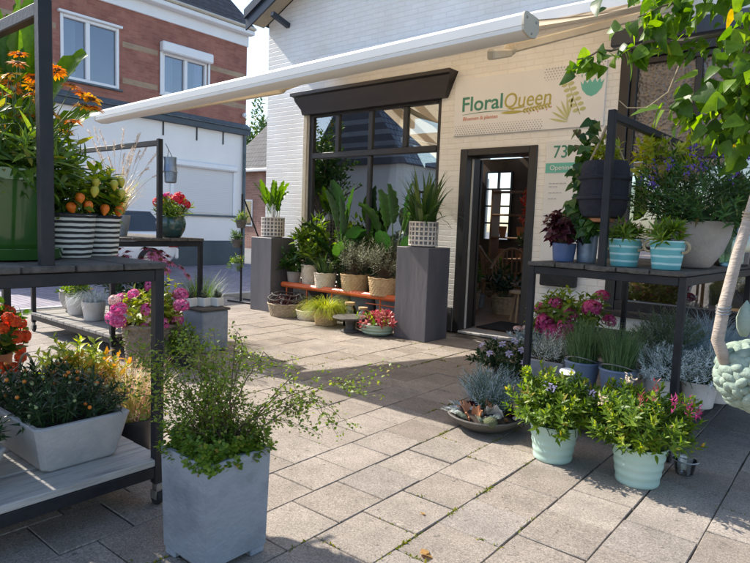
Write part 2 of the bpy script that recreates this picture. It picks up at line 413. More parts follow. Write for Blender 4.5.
def pot(parent, rt_, rb, h, mat, n=36, lip=0.0, liph=0.02, soil=True, name='pot', th=0.012, wob=0.0, fill=0.86):
    mb = MB(); mb.lathe(pot_prof(rt_, rb, h, th, lip, liph, fill), n, wob=wob)
    o = part(name, mb, mat, parent)
    if soil:
        mb = MB(); rs = rt_-th*1.25
        mb.lathe([(0.0001, h*fill+0.012), (rs*0.5, h*fill+0.008), (rs, h*fill+0.001)], 20, wob=0.03)
        part('soil', mb, MATS['soil'], parent)
    return o
def weave_pot(parent, rt_, rb, h, mat, rows=10, n=48, amp=0.006, name='basket', ring=True):
    """woven basket: every row of wicker bulges over and under the uprights"""
    mb = MB(); vs = []; fs = []; K = rows*4
    for i in range(K+1):
        t = i/K; row = min(int(i/4), rows-1); q = (i % 4)/4
        for j in range(n*2):
            a = 2*PI*j/(n*2)
            r = rb+(rt_-rb)*t+amp*math.sin(a*n/2+row*PI)*math.sin(q*PI)+amp*0.5*math.sin(q*PI)
            vs.append((r*math.cos(a), r*math.sin(a), h*t))
    m = n*2
    fs = [(i*m+j, i*m+(j+1) % m, (i+1)*m+(j+1) % m, (i+1)*m+j) for i in range(K) for j in range(m)]
    fs.append(tuple(range(m))[::-1]); mb.add(vs, fs)
    o = part(name, mb, mat, parent, ang=70)
    if ring:
        mb = MB(); pts = []
        for j in range(41):
            a = 2*PI*j/40; pts.append((rt_*math.cos(a), rt_*math.sin(a), h+0.004*math.sin(a*10)))
        mb.tube(pts, amp*1.7, n=6, cap=False); part('rim', mb, mat, parent)
    mb = MB(); mb.lathe([(0.0001, h*0.86), (rb+(rt_-rb)*0.85-0.004, h*0.85)], 24); part('soil', mb, MATS['soil'], parent)
    return o
# ------------------------------------------------------------------ palette
M('soil', (0.02, 0.014, 0.01), (0.05, 0.035, 0.025), 40, 0.95, 0.8, 120)
M('black_steel', (0.01, 0.0105, 0.013), (0.02, 0.021, 0.025), 7, 0.45, 0.15, 60, spec=0.28, c3=(0.03, 0.024, 0.02))
M('steel_worn', (0.25, 0.25, 0.25), (0.4, 0.39, 0.37), 20, 0.4, metal=0.8)
M('dark_plank', (0.045, 0.04, 0.036), (0.12, 0.105, 0.092), 3, 0.8, 0.5, 30, stretch=(8, 1, 8))
M('pale_plank', (0.26, 0.25, 0.24), (0.48, 0.46, 0.43), 3, 0.85, 0.6, 26, stretch=(1, 10, 10), c3=(0.38, 0.36, 0.335))
M('grey_plank', (0.2, 0.185, 0.165), (0.36, 0.335, 0.3), 3, 0.85, 0.6, 26, stretch=(1, 10, 10))
M('green_glaze', (0.022, 0.075, 0.012), (0.035, 0.1, 0.018), 3, 0.16, 0.06, 14, coat=0.5)
M('teal_glaze', (0.012, 0.035, 0.035), (0.035, 0.085, 0.08), 6, 0.15, 0.1, 18, coat=0.5, c3=(0.06, 0.05, 0.03))
M('zinc', (0.17, 0.22, 0.3), (0.31, 0.37, 0.46), 9, 0.42, 0.1, 40, metal=0.55)
M('zinc_blue', (0.15, 0.2, 0.31), (0.24, 0.3, 0.42), 9, 0.5, 0.15, 40, metal=0.25)
M('mint_tin', (0.39, 0.55, 0.475), (0.45, 0.6, 0.525), 4, 0.3, 0.05, 20)
M('blue_pot', (0.07, 0.11, 0.24), (0.11, 0.16, 0.31), 8, 0.35, 0.1, 30)
M('fibre_grey', (0.17, 0.18, 0.2), (0.3, 0.31, 0.33), 4, 0.75, 0.35, 40, c3=(0.23, 0.24, 0.27))
M('fibre_blue', (0.17, 0.19, 0.22), (0.29, 0.315, 0.355), 3.2, 0.72, 0.4, 45, detail=9, c3=(0.225, 0.245, 0.28), stretch=(1, 1, 1.5))
M('concrete', (0.33, 0.33, 0.33), (0.47, 0.46, 0.45), 5, 0.8, 0.4, 60, c3=(0.38, 0.38, 0.385))
M('concrete_warm', (0.3, 0.27, 0.245), (0.42, 0.38, 0.35), 5, 0.8, 0.4, 60)
M('dark_stone', (0.06, 0.055, 0.05), (0.12, 0.11, 0.1), 8, 0.7, 0.3, 50)
M('pedestal_paint', (0.07, 0.068, 0.08), (0.125, 0.12, 0.135), 3, 0.6, 0.3, 22, stretch=(1, 1, 0.25))
M('wicker', (0.26, 0.2, 0.13), (0.45, 0.36, 0.25), 22, 0.75, 0.4, 90)
M('wicker_grey', (0.13, 0.1, 0.07), (0.27, 0.215, 0.155), 22, 0.8, 0.4, 90)
M('seagrass', (0.42, 0.27, 0.13), (0.6, 0.43, 0.24), 18, 0.8, 0.4, 80)
M('raffia_pale', (0.55, 0.46, 0.35), (0.7, 0.62, 0.5), 18, 0.8, 0.4, 80)
M('white_glaze', (0.66, 0.64, 0.6), (0.76, 0.75, 0.72), 5, 0.35, 0.05, 30)
M('white_terracotta', (0.5, 0.44, 0.39), (0.68, 0.63, 0.58), 6, 0.7, 0.2, 40)
M('terracotta', (0.4, 0.16, 0.07), (0.52, 0.24, 0.12), 8, 0.75, 0.25, 40)
M('celadon', (0.3, 0.4, 0.3), (0.42, 0.52, 0.4), 8, 0.3, 0.1, 30)
M('orange_paint', (0.55, 0.1, 0.025), (0.64, 0.15, 0.04), 6, 0.4)
M('rope', (0.33, 0.25, 0.15), (0.48, 0.38, 0.25), 40, 0.9, 0.5, 120)
M('black_felt', (0.012, 0.013, 0.02), (0.026, 0.028, 0.04), 40, 0.95, 0.5, 200)
M('black_plastic', (0.012, 0.012, 0.014), (0.022, 0.022, 0.025), 10, 0.4)
M('bark', (0.1, 0.07, 0.045), (0.2, 0.15, 0.1), 14, 0.9, 0.8, 40, stretch=(1, 1, 0.3))
M('pale_bark', (0.27, 0.22, 0.175), (0.38, 0.32, 0.27), 7, 0.75, 0.5, 50, stretch=(1, 1, 3), c3=(0.22, 0.17, 0.13))
M('stem_green', (0.05, 0.1, 0.03), (0.09, 0.15, 0.05), 20, 0.6)
M('stem_brown', (0.09, 0.06, 0.035), (0.15, 0.1, 0.06), 20, 0.8)
leafmat('leaf_mid', (0.03, 0.075, 0.012), (0.06, 0.13, 0.02), (0.11, 0.2, 0.035))
leafmat('leaf_fresh', (0.06, 0.125, 0.015), (0.12, 0.21, 0.027), (0.22, 0.32, 0.05), trans=0.42)
leafmat('leaf_lime', (0.16, 0.24, 0.02), (0.3, 0.38, 0.04), (0.48, 0.48, 0.08), trans=0.42)
leafmat('leaf_dark', (0.012, 0.035, 0.012), (0.022, 0.055, 0.018), (0.045, 0.09, 0.03), rough=0.35, trans=0.2)
leafmat('leaf_gloss', (0.02, 0.06, 0.012), (0.04, 0.1, 0.018), (0.07, 0.16, 0.03), rough=0.28, trans=0.3)
leafmat('leaf_olive', (0.09, 0.11, 0.07), (0.16, 0.18, 0.12), (0.27, 0.29, 0.2), rough=0.6, trans=0.2)
leafmat('leaf_silver', (0.5, 0.55, 0.55), (0.63, 0.68, 0.68), (0.75, 0.78, 0.78), rough=0.75, trans=0.15)
leafmat('leaf_bluegrey', (0.26, 0.33, 0.37), (0.36, 0.44, 0.48), (0.48, 0.56, 0.6), rough=0.7, trans=0.15)
leafmat('leaf_fescue', (0.28, 0.36, 0.4), (0.4, 0.49, 0.53), (0.56, 0.63, 0.66), rough=0.6, trans=0.2)
leafmat('leaf_lavender', (0.08, 0.15, 0.055), (0.14, 0.23, 0.09), (0.24, 0.34, 0.16), rough=0.6, trans=0.25)
leafmat('leaf_wine', (0.03, 0.006, 0.012), (0.055, 0.012, 0.02), (0.1, 0.025, 0.035), rough=0.4, trans=0.2)
leafmat('leaf_pinkred', (0.3, 0.05, 0.06), (0.42, 0.1, 0.1), (0.5, 0.25, 0.2), trans=0.3)
leafmat('leaf_heath', (0.36, 0.4, 0.1), (0.55, 0.48, 0.18), (0.62, 0.34, 0.32), trans=0.3)
leafmat('leaf_yellow', (0.45, 0.28, 0.03), (0.62, 0.4, 0.05), (0.7, 0.3, 0.03), trans=0.35)
leafmat('leaf_succulent', (0.3, 0.36, 0.28), (0.38, 0.44, 0.35), (0.46, 0.52, 0.42), rough=0.6, trans=0.0)
leafmat('leaf_snake', (0.03, 0.075, 0.025), (0.06, 0.12, 0.035), (0.14, 0.2, 0.06), rough=0.35, trans=0.2)
leafmat('petal_pink', (0.5, 0.07, 0.24), (0.62, 0.13, 0.34), (0.74, 0.3, 0.5), rough=0.6, trans=0.3)
leafmat('petal_magenta', (0.42, 0.04, 0.16), (0.55, 0.07, 0.24), (0.66, 0.16, 0.36), rough=0.6, trans=0.3)
leafmat('petal_cream', (0.55, 0.36, 0.38), (0.66, 0.5, 0.48), (0.75, 0.62, 0.58), rough=0.6, trans=0.3)
leafmat('petal_orange', (0.6, 0.18, 0.012), (0.74, 0.3, 0.02), (0.82, 0.45, 0.04), rough=0.55, trans=0.3)
leafmat('petal_gold', (0.68, 0.36, 0.02), (0.78, 0.48, 0.03), (0.82, 0.58, 0.06), rough=0.55, trans=0.3)
leafmat('petal_red', (0.5, 0.02, 0.03), (0.62, 0.04, 0.06), (0.7, 0.12, 0.14), rough=0.55, trans=0.3)
leafmat('petal_redorange', (0.6, 0.06, 0.015), (0.7, 0.1, 0.025), (0.78, 0.2, 0.04), rough=0.5, trans=0.3)
leafmat('petal_mauve', (0.4, 0.1, 0.24), (0.52, 0.18, 0.34), (0.64, 0.32, 0.46), rough=0.6, trans=0.3)
leafmat('petal_purple', (0.1, 0.05, 0.33), (0.16, 0.09, 0.42), (0.24, 0.16, 0.5), rough=0.6, trans=0.3)
leafmat('petal_lilac', (0.38, 0.34, 0.6), (0.5, 0.45, 0.7), (0.66, 0.62, 0.78), rough=0.6, trans=0.3)
leafmat('plume', (0.45, 0.36, 0.27), (0.58, 0.48, 0.38), (0.7, 0.62, 0.52), rough=0.9, trans=0.3)
M('flower_brown', (0.07, 0.03, 0.01), (0.16, 0.08, 0.02), 60, 0.9, 0.5, 200)
M('berry_orange', (0.7, 0.14, 0.01), (0.75, 0.28, 0.03), 5, 0.22)
M('berry_green', (0.22, 0.3, 0.12), (0.34, 0.38, 0.16), 5, 0.3)
M('lantern_orange', (0.74, 0.13, 0.008), (0.8, 0.22, 0.015), 30, 0.5, 0.4, 60)
M('lantern_yellow', (0.42, 0.46, 0.05), (0.6, 0.42, 0.05), 30, 0.5, 0.4, 60)
stripemat('black_white_stripes', (0.66, 0.62, 0.54), (0.02, 0.02, 0.02), 'Z', 0.0235, 0.75, 0.5, soft=0.06)
stripemat('turquoise_stripes', (0.12, 0.4, 0.44), (0.45, 0.68, 0.7), 'Z', 0.043, 0.4, 0.72, soft=0.04)
leafmat('trough_moss', (0.1, 0.14, 0.02), (0.18, 0.21, 0.03), (0.3, 0.28, 0.06))
# ------------------------------------------------------------------ ground, road, paving
def tilemat():
    m, t, p, o = _new('paving_tile')
    g = t.nodes.new('ShaderNodeNewGeometry'); tc = t.nodes.new('ShaderNodeTexCoord')
    r = ramp(t, [(0, (0.3, 0.255, 0.215)), (0.35, (0.37, 0.318, 0.27)), (0.7, (0.405, 0.352, 0.302)), (1, (0.335, 0.296, 0.26))])
    t.links.new(g.outputs['Random Per Island'], r.inputs[0])
    def mul(a, sock, lo, hi, p0, p1):
        rr = ramp(t, [(p0, (lo,)*3), (p1, (hi,)*3)]); t.links.new(sock, rr.inputs[0])
        mx = t.nodes.new('ShaderNodeMix'); mx.data_type = 'RGBA'; mx.blend_type = 'MULTIPLY'; mx.inputs[0].default_value = 1
        t.links.new(a, mx.inputs[6]); t.links.new(rr.outputs[0], mx.inputs[7]); return mx.outputs[2]
    def noise(sc, det=6):
        n = t.nodes.new('ShaderNodeTexNoise'); n.inputs['Scale'].default_value = sc; n.inputs['Detail'].default_value = det; n.inputs['Roughness'].default_value = 0.7
        t.links.new(tc.outputs['Object'], n.inputs['Vector']); return n.outputs['Fac']
    c = mul(r.outputs[0], noise(1.3, 7), 0.76, 1.04, 0.3, 0.62)
    c = mul(c, noise(6), 0.82, 1.05, 0.35, 0.62)
    fine = noise(130, 4); c = mul(c, fine, 0.6, 1.16, 0.37, 0.63); c = mul(c, noise(300, 2), 0.72, 1.12, 0.36, 0.6); c = mul(c, noise(60, 4), 0.8, 1.05, 0.36, 0.6)
    c = mul(c, noise(21, 3), 0.5, 1.0, 0.3, 0.38)
    t.links.new(c, p.inputs['Base Color']); p.inputs['Roughness'].default_value = 0.82; p.inputs['Specular IOR Level'].default_value = 0.3
    b = t.nodes.new('ShaderNodeBump'); b.inputs['Strength'].default_value = 0.5; b.inputs['Distance'].default_value = 0.003
    t.links.new(fine, b.inputs['Height']); t.links.new(b.outputs[0], p.inputs['Normal'])
    return m
tilemat()
M('asphalt_far', (0.1, 0.1, 0.105), (0.15, 0.15, 0.15), 1.5, 0.9, 0.3, 60)
brickmat('road_brick', (0.2, 0.18, 0.22), (0.28, 0.25, 0.29), (0.05, 0.045, 0.045), 'XY', 0.2, 0.1, 0.006, 0.8, 0.4, 0.006, nscale=0.5)
M('joint_sand', (0.03, 0.027, 0.02), (0.13, 0.11, 0.085), 9, 0.95, 0.6, 80, c3=(0.055, 0.07, 0.025))
M('kerb_stone', (0.3, 0.29, 0.28), (0.42, 0.41, 0.39), 4, 0.8, 0.3, 50)
g = MB(); g.quad((-400, -400, -0.16), (400, -400, -0.16), (400, 400, -0.16), (-400, 400, -0.16)); struct('ground', g, MATS['asphalt_far'])
g = MB(); g.box(-14.6, -8.62, -60, 60, -0.3, -0.04); struct('road', g, MATS['road_brick'])
g = MB()
for k in range(-14, 22): g.box(-8.62, -8.5, k, k+0.992, -0.3, 0.004, 0.012)
struct('kerb', g, MATS['kerb_stone'])
g = MB(); g.box(-8.49, 8.5, -8, 6.31, -0.3, -0.0095); struct('paving_bed', g, MATS['joint_sand'])
XC = -1.636
tt = [(-.5, -.5, -.03), (.5, -.5, -.03), (.5, .5, -.03), (-.5, .5, -.03), (-.5, -.5, -.012), (.5, -.5, -.012), (.5, .5, -.012), (-.5, .5, -.012),
      (-.491, -.491, 0), (.491, -.491, 0), (.491, .491, 0), (-.491, .491, 0)]
tf = [(8, 9, 10, 11)]+[(4+i, 4+(i+1) % 4, 8+(i+1) % 4, 8+i) for i in range(4)]+[(i, (i+1) % 4, 4+(i+1) % 4, 4+i) for i in range(4)]
P, Dd, N, s = [], [], [], []
joints = []
for c in range(-23, 33):
    xc = XC+0.3*c+0.15; off = 2.276 if c % 2 == 0 else 2.43
    for q in range(-34, 15):
        yc = off+0.3*q+0.15
        if yc > 6.17 or xc < -8.35: continue
        P.append((xc+rng.normal(0, .0012), yc+rng.normal(0, .0012), rng.normal(0, .0013)))
        Dd.append((rng.normal(0, .004), 1, rng.normal(0, .005))); N.append((rng.normal(0, .005), 0, 1)); s.append(0.2948+rng.normal(0, .001))
        joints.append((xc-0.15, yc, 0)); joints.append((xc, yc-0.15, 1))
me = leaf_mesh('pavement', (np.array(tt), tf), np.array(P), np.array(Dd), np.array(N), np.array(s), MATS['paving_tile'])
me.set_sharp_from_angle(angle=math.radians(12))
o = part('pavement', me, None, None); o['kind'] = 'structure'
# moss and weeds in the joints
mp = []
for (jx, jy, ax) in joints:
    if -4.5 < jx < 2 and 0.5 < jy < 5.5:
        n = max(0, 2.9*math.sin(jx*3.1+1.3*math.sin(jy*2.3))+1.1*math.sin(jy*4.7+jx)+rng.normal(0, 0.8)-1.1)
        k = int(n*34*(1.0 if ax == 0 else 0.55))
        cpos = rng.uniform(-0.13, 0.13)
        for _ in range(k):
            t = cpos+rng.normal(0, 0.045); w = rng.normal(0, 0.0045)
            mp.append((jx+w, jy+t, -0.008) if ax == 0 else (jx+t, jy+w, -0.008))
mp = np.array(mp); n = len(mp)
u = rnd_dir(n, 0.1)
me = leaf_mesh('joint_moss', OVAL, mp, u, rnd_dir(n), rng.uniform(0.009, 0.024, n), MATS['trough_moss'])
o = part('joint_moss', me, None, None); o['kind'] = 'stuff'
leafmat('dry_leaf', (0.35, 0.2, 0.07), (0.45, 0.28, 0.1), (0.5, 0.33, 0.14))
def fallen(x, y, a, s_, lab):
    P = np.array([(0, 0, .004), (0.012, 0.004, .004)]); d = np.array([(math.cos(a), math.sin(a), .15), (math.cos(a+1.2), math.sin(a+1.2), .2)])
    o = part('fallen_leaf', leaf_mesh('fallen_leaf', LOBED, P, d, np.array([(0, .2, 1), (.1, 0, 1)]), np.array([s_, s_*0.7]), MATS['dry_leaf']), None, None, (x, y, 0.002))
    o['label'] = lab; o['category'] = 'leaf'
fallen(-1.243, 1.86, 0.3, 0.055, 'curled yellow brown leaf on the sunlit tiles in the foreground')
fallen(-1.42, 2.13, 2.0, 0.02, 'tiny dark crumb of leaf on the sunlit paving tile')
# ------------------------------------------------------------------ the flower shop
brickmat('white_painted_brick', (0.78, 0.775, 0.76), (0.82, 0.815, 0.8), (0.76, 0.75, 0.735), 'XZ', 0.215, 0.066, 0.006, 0.6, 0.5, 0.008, stain=(0.88, 0.85, 0.8), soft=0.7, nscale=1.1)
brickmat('side_brick', (0.76, 0.75, 0.73), (0.8, 0.79, 0.77), (0.72, 0.7, 0.67), 'YZ', 0.215, 0.066, 0.0075, 0.6, 0.75, 0.011, stain=(0.86, 0.84, 0.8), soft=0.5)
brickmat('red_brick', (0.34, 0.125, 0.09), (0.42, 0.175, 0.125), (0.33, 0.2, 0.155), 'YZ', 0.215, 0.066, 0.006, 0.85, 0.5, 0.008, stain=(0.6, 0.57, 0.56), nscale=1.4)
brickmat('red_brick_side', (0.34, 0.14, 0.1), (0.45, 0.21, 0.155), (0.42, 0.36, 0.31), 'XZ', 0.215, 0.066, 0.009, 0.85, 0.5, 0.008, stain=(0.6, 0.57, 0.56), nscale=1.4)
brickmat('yellow_brick', (0.38, 0.24, 0.14), (0.46, 0.31, 0.19), (0.35, 0.3, 0.24), 'YZ', 0.215, 0.066, 0.009, 0.85, 0.5, 0.008)
M('dark_frame', (0.012, 0.011, 0.012), (0.022, 0.02, 0.021), 6, 0.4, 0.1, 40)
M('beam_brown', (0.016, 0.013, 0.014), (0.03, 0.025, 0.026), 4, 0.45, 0.15, 30, stretch=(0.3, 1, 1))
M('blue_black_paint', (0.018, 0.025, 0.04), (0.03, 0.04, 0.06), 5, 0.4, 0.1, 30)
M('plinth_black', (0.03, 0.03, 0.032), (0.06, 0.058, 0.058), 6, 0.8, 0.4, 50)
M('reveal_cream', (0.42, 0.36, 0.26), (0.52, 0.45, 0.34), 5, 0.7, 0.2, 40)
M('bare_red', (0.35, 0.16, 0.11), (0.42, 0.22, 0.16), 20, 0.9)
brickmat('roof_tiles', (0.028, 0.032, 0.042), (0.055, 0.06, 0.075), (0.012, 0.012, 0.016), 'XY', 0.25, 0.28, 0.02, 0.6, 0.8, 0.03)
brickmat('roof_tiles_slope', (0.028, 0.032, 0.042), (0.055, 0.06, 0.075), (0.012, 0.012, 0.016), 'YZ', 0.25, 0.2, 0.02, 0.6, 0.8, 0.03)
dull('roof_tiles', .08); dull('roof_tiles_slope', .1)
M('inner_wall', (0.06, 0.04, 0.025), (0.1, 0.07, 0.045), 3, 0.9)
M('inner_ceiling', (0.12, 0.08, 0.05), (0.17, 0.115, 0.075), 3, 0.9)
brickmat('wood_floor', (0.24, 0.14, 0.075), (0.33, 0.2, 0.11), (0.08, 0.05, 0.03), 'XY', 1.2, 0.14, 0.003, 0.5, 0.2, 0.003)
glassmat('window_glass', (0.72, 0.75, 0.73), 0.2)
def frosted():
    m, t, p, o = _new('frosted_glass')
    p.inputs['Base Color'].default_value = (0.17, 0.14, 0.115, 1); p.inputs['Roughness'].default_value = 0.22; p.inputs['Specular IOR Level'].default_value = 0.9
    tc = t.nodes.new('ShaderNodeTexCoord'); vo = t.nodes.new('ShaderNodeTexVoronoi'); vo.inputs['Scale'].default_value = 38
    vo.feature = 'SMOOTH_F1'; t.links.new(tc.outputs['Object'], vo.inputs['Vector'])
    b = t.nodes.new('ShaderNodeBump'); b.inputs['Strength'].default_value = 1; b.inputs['Distance'].default_value = 0.02
    t.links.new(vo.outputs['Distance'], b.inputs['Height']); t.links.new(b.outputs[0], p.inputs['Normal'])
    nz = t.nodes.new('ShaderNodeTexNoise'); nz.inputs['Scale'].default_value = 2.0; t.links.new(tc.outputs['Object'], nz.inputs['Vector'])
    r = ramp(t, [(0.3, (0.22, 0.18, 0.14)), (0.7, (0.14, 0.115, 0.1))]); t.links.new(nz.outputs['Fac'], r.inputs[0]); t.links.new(r.outputs[0], p.inputs['Base Color'])
frosted()
WY = 6.32
shop = thing('flower_shop', 'white painted brick flower shop with black window frames and dark front door', 'shop', (-3, WY, 0))
def shp(name, mb, mats, parent=shop, **k):      # built in world coordinates, stored relative to the shop's base
    for i, v in enumerate(mb.v): mb.v[i] = (v[0]+3, v[1]-WY, v[2])
    return part(name, mb, mats, parent, **k)
XL, XR, AX, AZ, EZ = -7.47, 1.9, -2.785, 6.55, 4.32
HOLES = [(-6.55, -4.2, 0.45, 2.9), (-3.89, -2.9, 0.0, 2.23), (-2.07, 1.2, 0.5, 3.12)]
def wall_sheet(mb, y, flip):
    xs = sorted({XL, XR} | {h[0] for h in HOLES} | {h[1] for h in HOLES}); zs = sorted({0.0, EZ} | {h[2] for h in HOLES} | {h[3] for h in HOLES})
    for i in range(len(xs)-1):
        for j in range(len(zs)-1):
            cx, cz = (xs[i]+xs[i+1])/2, (zs[j]+zs[j+1])/2
            if any(h[0] < cx < h[1] and h[2] < cz < h[3] for h in HOLES): continue
            mb.quad((xs[i], y, zs[j]), (xs[i+1], y, zs[j]), (xs[i+1], y, zs[j+1]), (xs[i], y, zs[j+1]))
    mb.add([(XL, y, EZ), (XR, y, EZ), (AX, y, AZ)], [(0, 1, 2)])
w = MB(); wall_sheet(w, WY, 0); wall_sheet(w, WY+0.3, 1)
for h in HOLES:
    x0, x1, z0, z1 = h
    for a, b in (((x0, z0), (x0, z1)), ((x0, z1), (x1, z1)), ((x1, z1), (x1, z0)), ((x1, z0), (x0, z0))):
        w.quad((a[0], WY, a[1]), (b[0], WY, b[1]), (b[0], WY+0.3, b[1]), (a[0], WY+0.3, a[1]))
shp('wall', w, MATS['white_painted_brick'], recalc=False)
for xa_, xb_ in ((XL, XL+.3), (XR-.3, XR)):
    w = MB(); w.box(xa_, xb_, WY+0.302, 9.3, 0, EZ); shp('side_wall', w, MATS['side_brick'])
    w = MB(); w.box(xa_, xb_, 9.302, 13, 0, 2.5); shp('added_low_wall', w, MATS['side_brick'])  # invented rear bay: low walls and open roof let sun into the shop
def rake(mb, y0, y1, off, th, x_over=0.5):
    """the two slopes as slabs: off lifts them above the gable line"""
    for sx, xe in ((-1, XL-0.12), (1, XR+0.12)):
        sl_ = (AZ-EZ)/(AX-XL)
        ze = AZ-abs(xe-AX)*sl_
        pts = [(AX, AZ+off), (xe, ze+off), (xe, ze+off+th), (AX, AZ+off+th)]
        if sx > 0: pts = pts[::-1]
        mb.add([(p[0], y0, p[1]) for p in pts]+[(p[0], y1, p[1]) for p in pts],
               [(0, 1, 2, 3), (7, 6, 5, 4)]+[(i, (i+1) % 4+0, (i+1) % 4+4, i+4) for i in range(4)])
w = MB(); rake(w, WY-0.33, 9.4, 0.05, 0.12); shp('roof', w, MATS['roof_tiles'])
w = MB(); rake(w, WY-0.36, WY-0.335, -0.1, 0.21); rake(w, WY-0.40, WY-0.363, 0.06, 0.13); shp('bargeboard', w, MATS['blue_black_paint'])
w = MB(); rake(w, WY-0.33, WY-0.003, 0.02, 0.026); shp('soffit', w, MATS['reveal_cream'])
w = MB()
for x, z in ((-7.02, 4.36),): w.bar((x, WY-0.33, z-0.05), (x, WY-0.002, z-0.14), 0.07, 0.07)
shp('purlin_end', w, MATS['blue_black_paint'])
w = MB(); w.box(-4.525, -4.465, WY-0.004, WY+0.1, 4.13, 4.34); shp('vent_brick', w, MATS['bare_red'])
w = MB(); w.box(-5.02, -4.9, WY-0.004, WY+0.1, 4.5, 4.56); shp('vent_brick', w, MATS['bare_red'])
for x0, x1 in ((XL-0.02, -3.9), (-2.89, 1.9)):
    w = MB(); w.box(x0, x1, WY-0.022, WY-0.001, 0, 0.3, 0.006); shp('plinth', w, MATS['plinth_black'])
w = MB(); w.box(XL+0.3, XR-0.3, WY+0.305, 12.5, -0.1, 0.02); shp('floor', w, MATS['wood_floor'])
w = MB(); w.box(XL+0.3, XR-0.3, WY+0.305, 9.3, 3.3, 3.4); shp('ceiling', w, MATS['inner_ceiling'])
w = MB()
for k in (0, 1, 3, 4, 6, 7, 9, 10, 12, 13): w.box(XL+.3+k*.42, XL+.7+k*.42, 9.41, 12.9, 3.02, 3.04)
shp('added_shade_boards', w, MATS['inner_ceiling'])  # boards added over the open rear bay to dim the interior
M('beam_white', (.6, .57, .52), (.68, .65, .6), 4, .7)
for k in range(11):
    w = MB(); w.box(XL+.6+k*.8, XL+.72+k*.8, WY+.31, 9.29, 3.12, 3.298, .01); shp('ceiling_beam', w, MATS['beam_white'])
for k in range(9):
    w = MB(); w.box(XL+.3+k*1.09, XL+.36+k*1.09, 9.4, 12.9, 2.9, 3.0, .01); shp('added_roof_bar', w, MATS['beam_white'])  # bars of the invented open roof that lights the interior
BH = [(-6.95, -6.3, 1.05, 2.6), (-5.7, -4.9, 1.2, 2.62), (-4.4, -3.6, 1.1, 2.62)]
w = MB(); xs = sorted({XL+0.3, XR-0.3} | {h[0] for h in BH} | {h[1] for h in BH}); zs = sorted({0.02, 2.9} | {h[2] for h in BH} | {h[3] for h in BH})
for i in range(len(xs)-1):
    for j in range(len(zs)-1):
        cx, cz = (xs[i]+xs[i+1])/2, (zs[j]+zs[j+1])/2
        if any(h[0] < cx < h[1] and h[2] < cz < h[3] for h in BH): continue
        w.quad((xs[i], 12.5, zs[j]), (xs[i+1], 12.5, zs[j]), (xs[i+1], 12.5, zs[j+1]), (xs[i], 12.5, zs[j+1]))
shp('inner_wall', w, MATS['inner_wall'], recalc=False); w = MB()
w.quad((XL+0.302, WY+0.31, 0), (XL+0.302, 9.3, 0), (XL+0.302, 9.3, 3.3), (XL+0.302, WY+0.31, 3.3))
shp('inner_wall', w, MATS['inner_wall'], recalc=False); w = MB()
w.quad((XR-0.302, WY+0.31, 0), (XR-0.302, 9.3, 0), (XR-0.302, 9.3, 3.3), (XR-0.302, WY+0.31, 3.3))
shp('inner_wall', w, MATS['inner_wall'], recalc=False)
for h in BH:
    w = MB(); x0, x1, z0, z1 = h
    for x in (x0, (x0+x1)/2, x1): w.box(x-0.025, x+0.025, 12.44, 12.49, z0, z1)
    for z in (z0, z0+(z1-z0)*.25, (z0+z1)/2, z0+(z1-z0)*.75, z1): w.box(x0+0.026, (x0+x1)/2-0.026, 12.445, 12.485, z-0.02, z+0.02); w.box((x0+x1)/2+0.026, x1-0.026, 12.445, 12.485, z-0.02, z+0.02)
    shp('rear_window_frame', w, MATS['dark_frame'])
# front window
x0, x1, z0, z1 = HOLES[0]; y0, y1 = WY+0.03, WY+0.11
win = thing('window', 'x', 'x'); del win['label'], win['category']; win.parent = shop; win.location = (0, 0, 0)
w = MB()
w.box(x0+.002, x0+.085, y0, y1, z0+.002, z1-.002, .006); w.box(x1-.07, x1-.002, y0, y1, z0+.002, z1-.002, .006)
w.box(x0+.086, x1-.071, y0, y1, z1-.075, z1-.002, .006); w.box(x0+.086, x1-.071, y0, y1, z0+.002, z0+.1, .006)
w.box(x0+.086, x1-.071, y0-.014, y1, 2.225, 2.305, .006)
for x in (-5.99, -5.37, -4.78): w.box(x-.035, x+.035, y0+.004, y1-.004, 2.306, z1-.076, .005)
w.box(-5.37-.03, -5.37+.03, y0+.004, y1-.004, z0+.101, 2.224, .005)
shp('frame', w, MATS['dark_frame'], win)
for a, b in ((x0+.08, -5.4), (-5.34, x1-.065)):
    w = MB(); w.box(a, b, WY+.065, WY+.071, z0+.09, 2.23); shp('pane', w, MATS['window_glass'], win)
for a, b in ((x0+.08, -6.02), (-5.96, -5.4), (-5.34, -4.81), (-4.75, x1-.065)):
    w = MB(); w.box(a, b, WY+.065, WY+.071, 2.3, z1-.07); shp('pane', w, MATS['window_glass'], win)
w = MB(); w.box(x0-.02, x1+.02, WY-.06, WY-.002, z0-.07, z0+.001, .008); shp('sill', w, MATS['beam_brown'], win)
w = MB(); w.box(x0-.075, x0-.002, WY-.02, WY-.001, .3, 2.86, .004); shp('reveal_trim', w, MATS['reveal_cream'], win)
# flaring beam over the window
w = MB()
prof = [(-.002, 2.86), (-.06, 2.86), (-.075, 2.93), (-.14, 3.05), (-.15, 3.1), (-.2, 3.115), (-.2, 3.16), (-.002, 3.16)]
xa = [(-6.62, -4.11)]*2+[(-6.63, -4.1), (-6.7, -4.02), (-6.71, -4.01), (-6.74, -3.98), (-6.74, -3.98), (-6.74, -3.98)]
n = len(prof); vs = [(xa[i][0], WY+prof[i][0], prof[i][1]) for i in range(n)]+[(xa[i][1], WY+prof[i][0], prof[i][1]) for i in range(n)]
w.add(vs, [(i, (i+1) % n, (i+1) % n+n, i+n) for i in range(n)]+[tuple(range(n))[::-1], tuple(range(n, 2*n))])
shp('cornice', w, MATS['beam_brown'], win, ang=20)
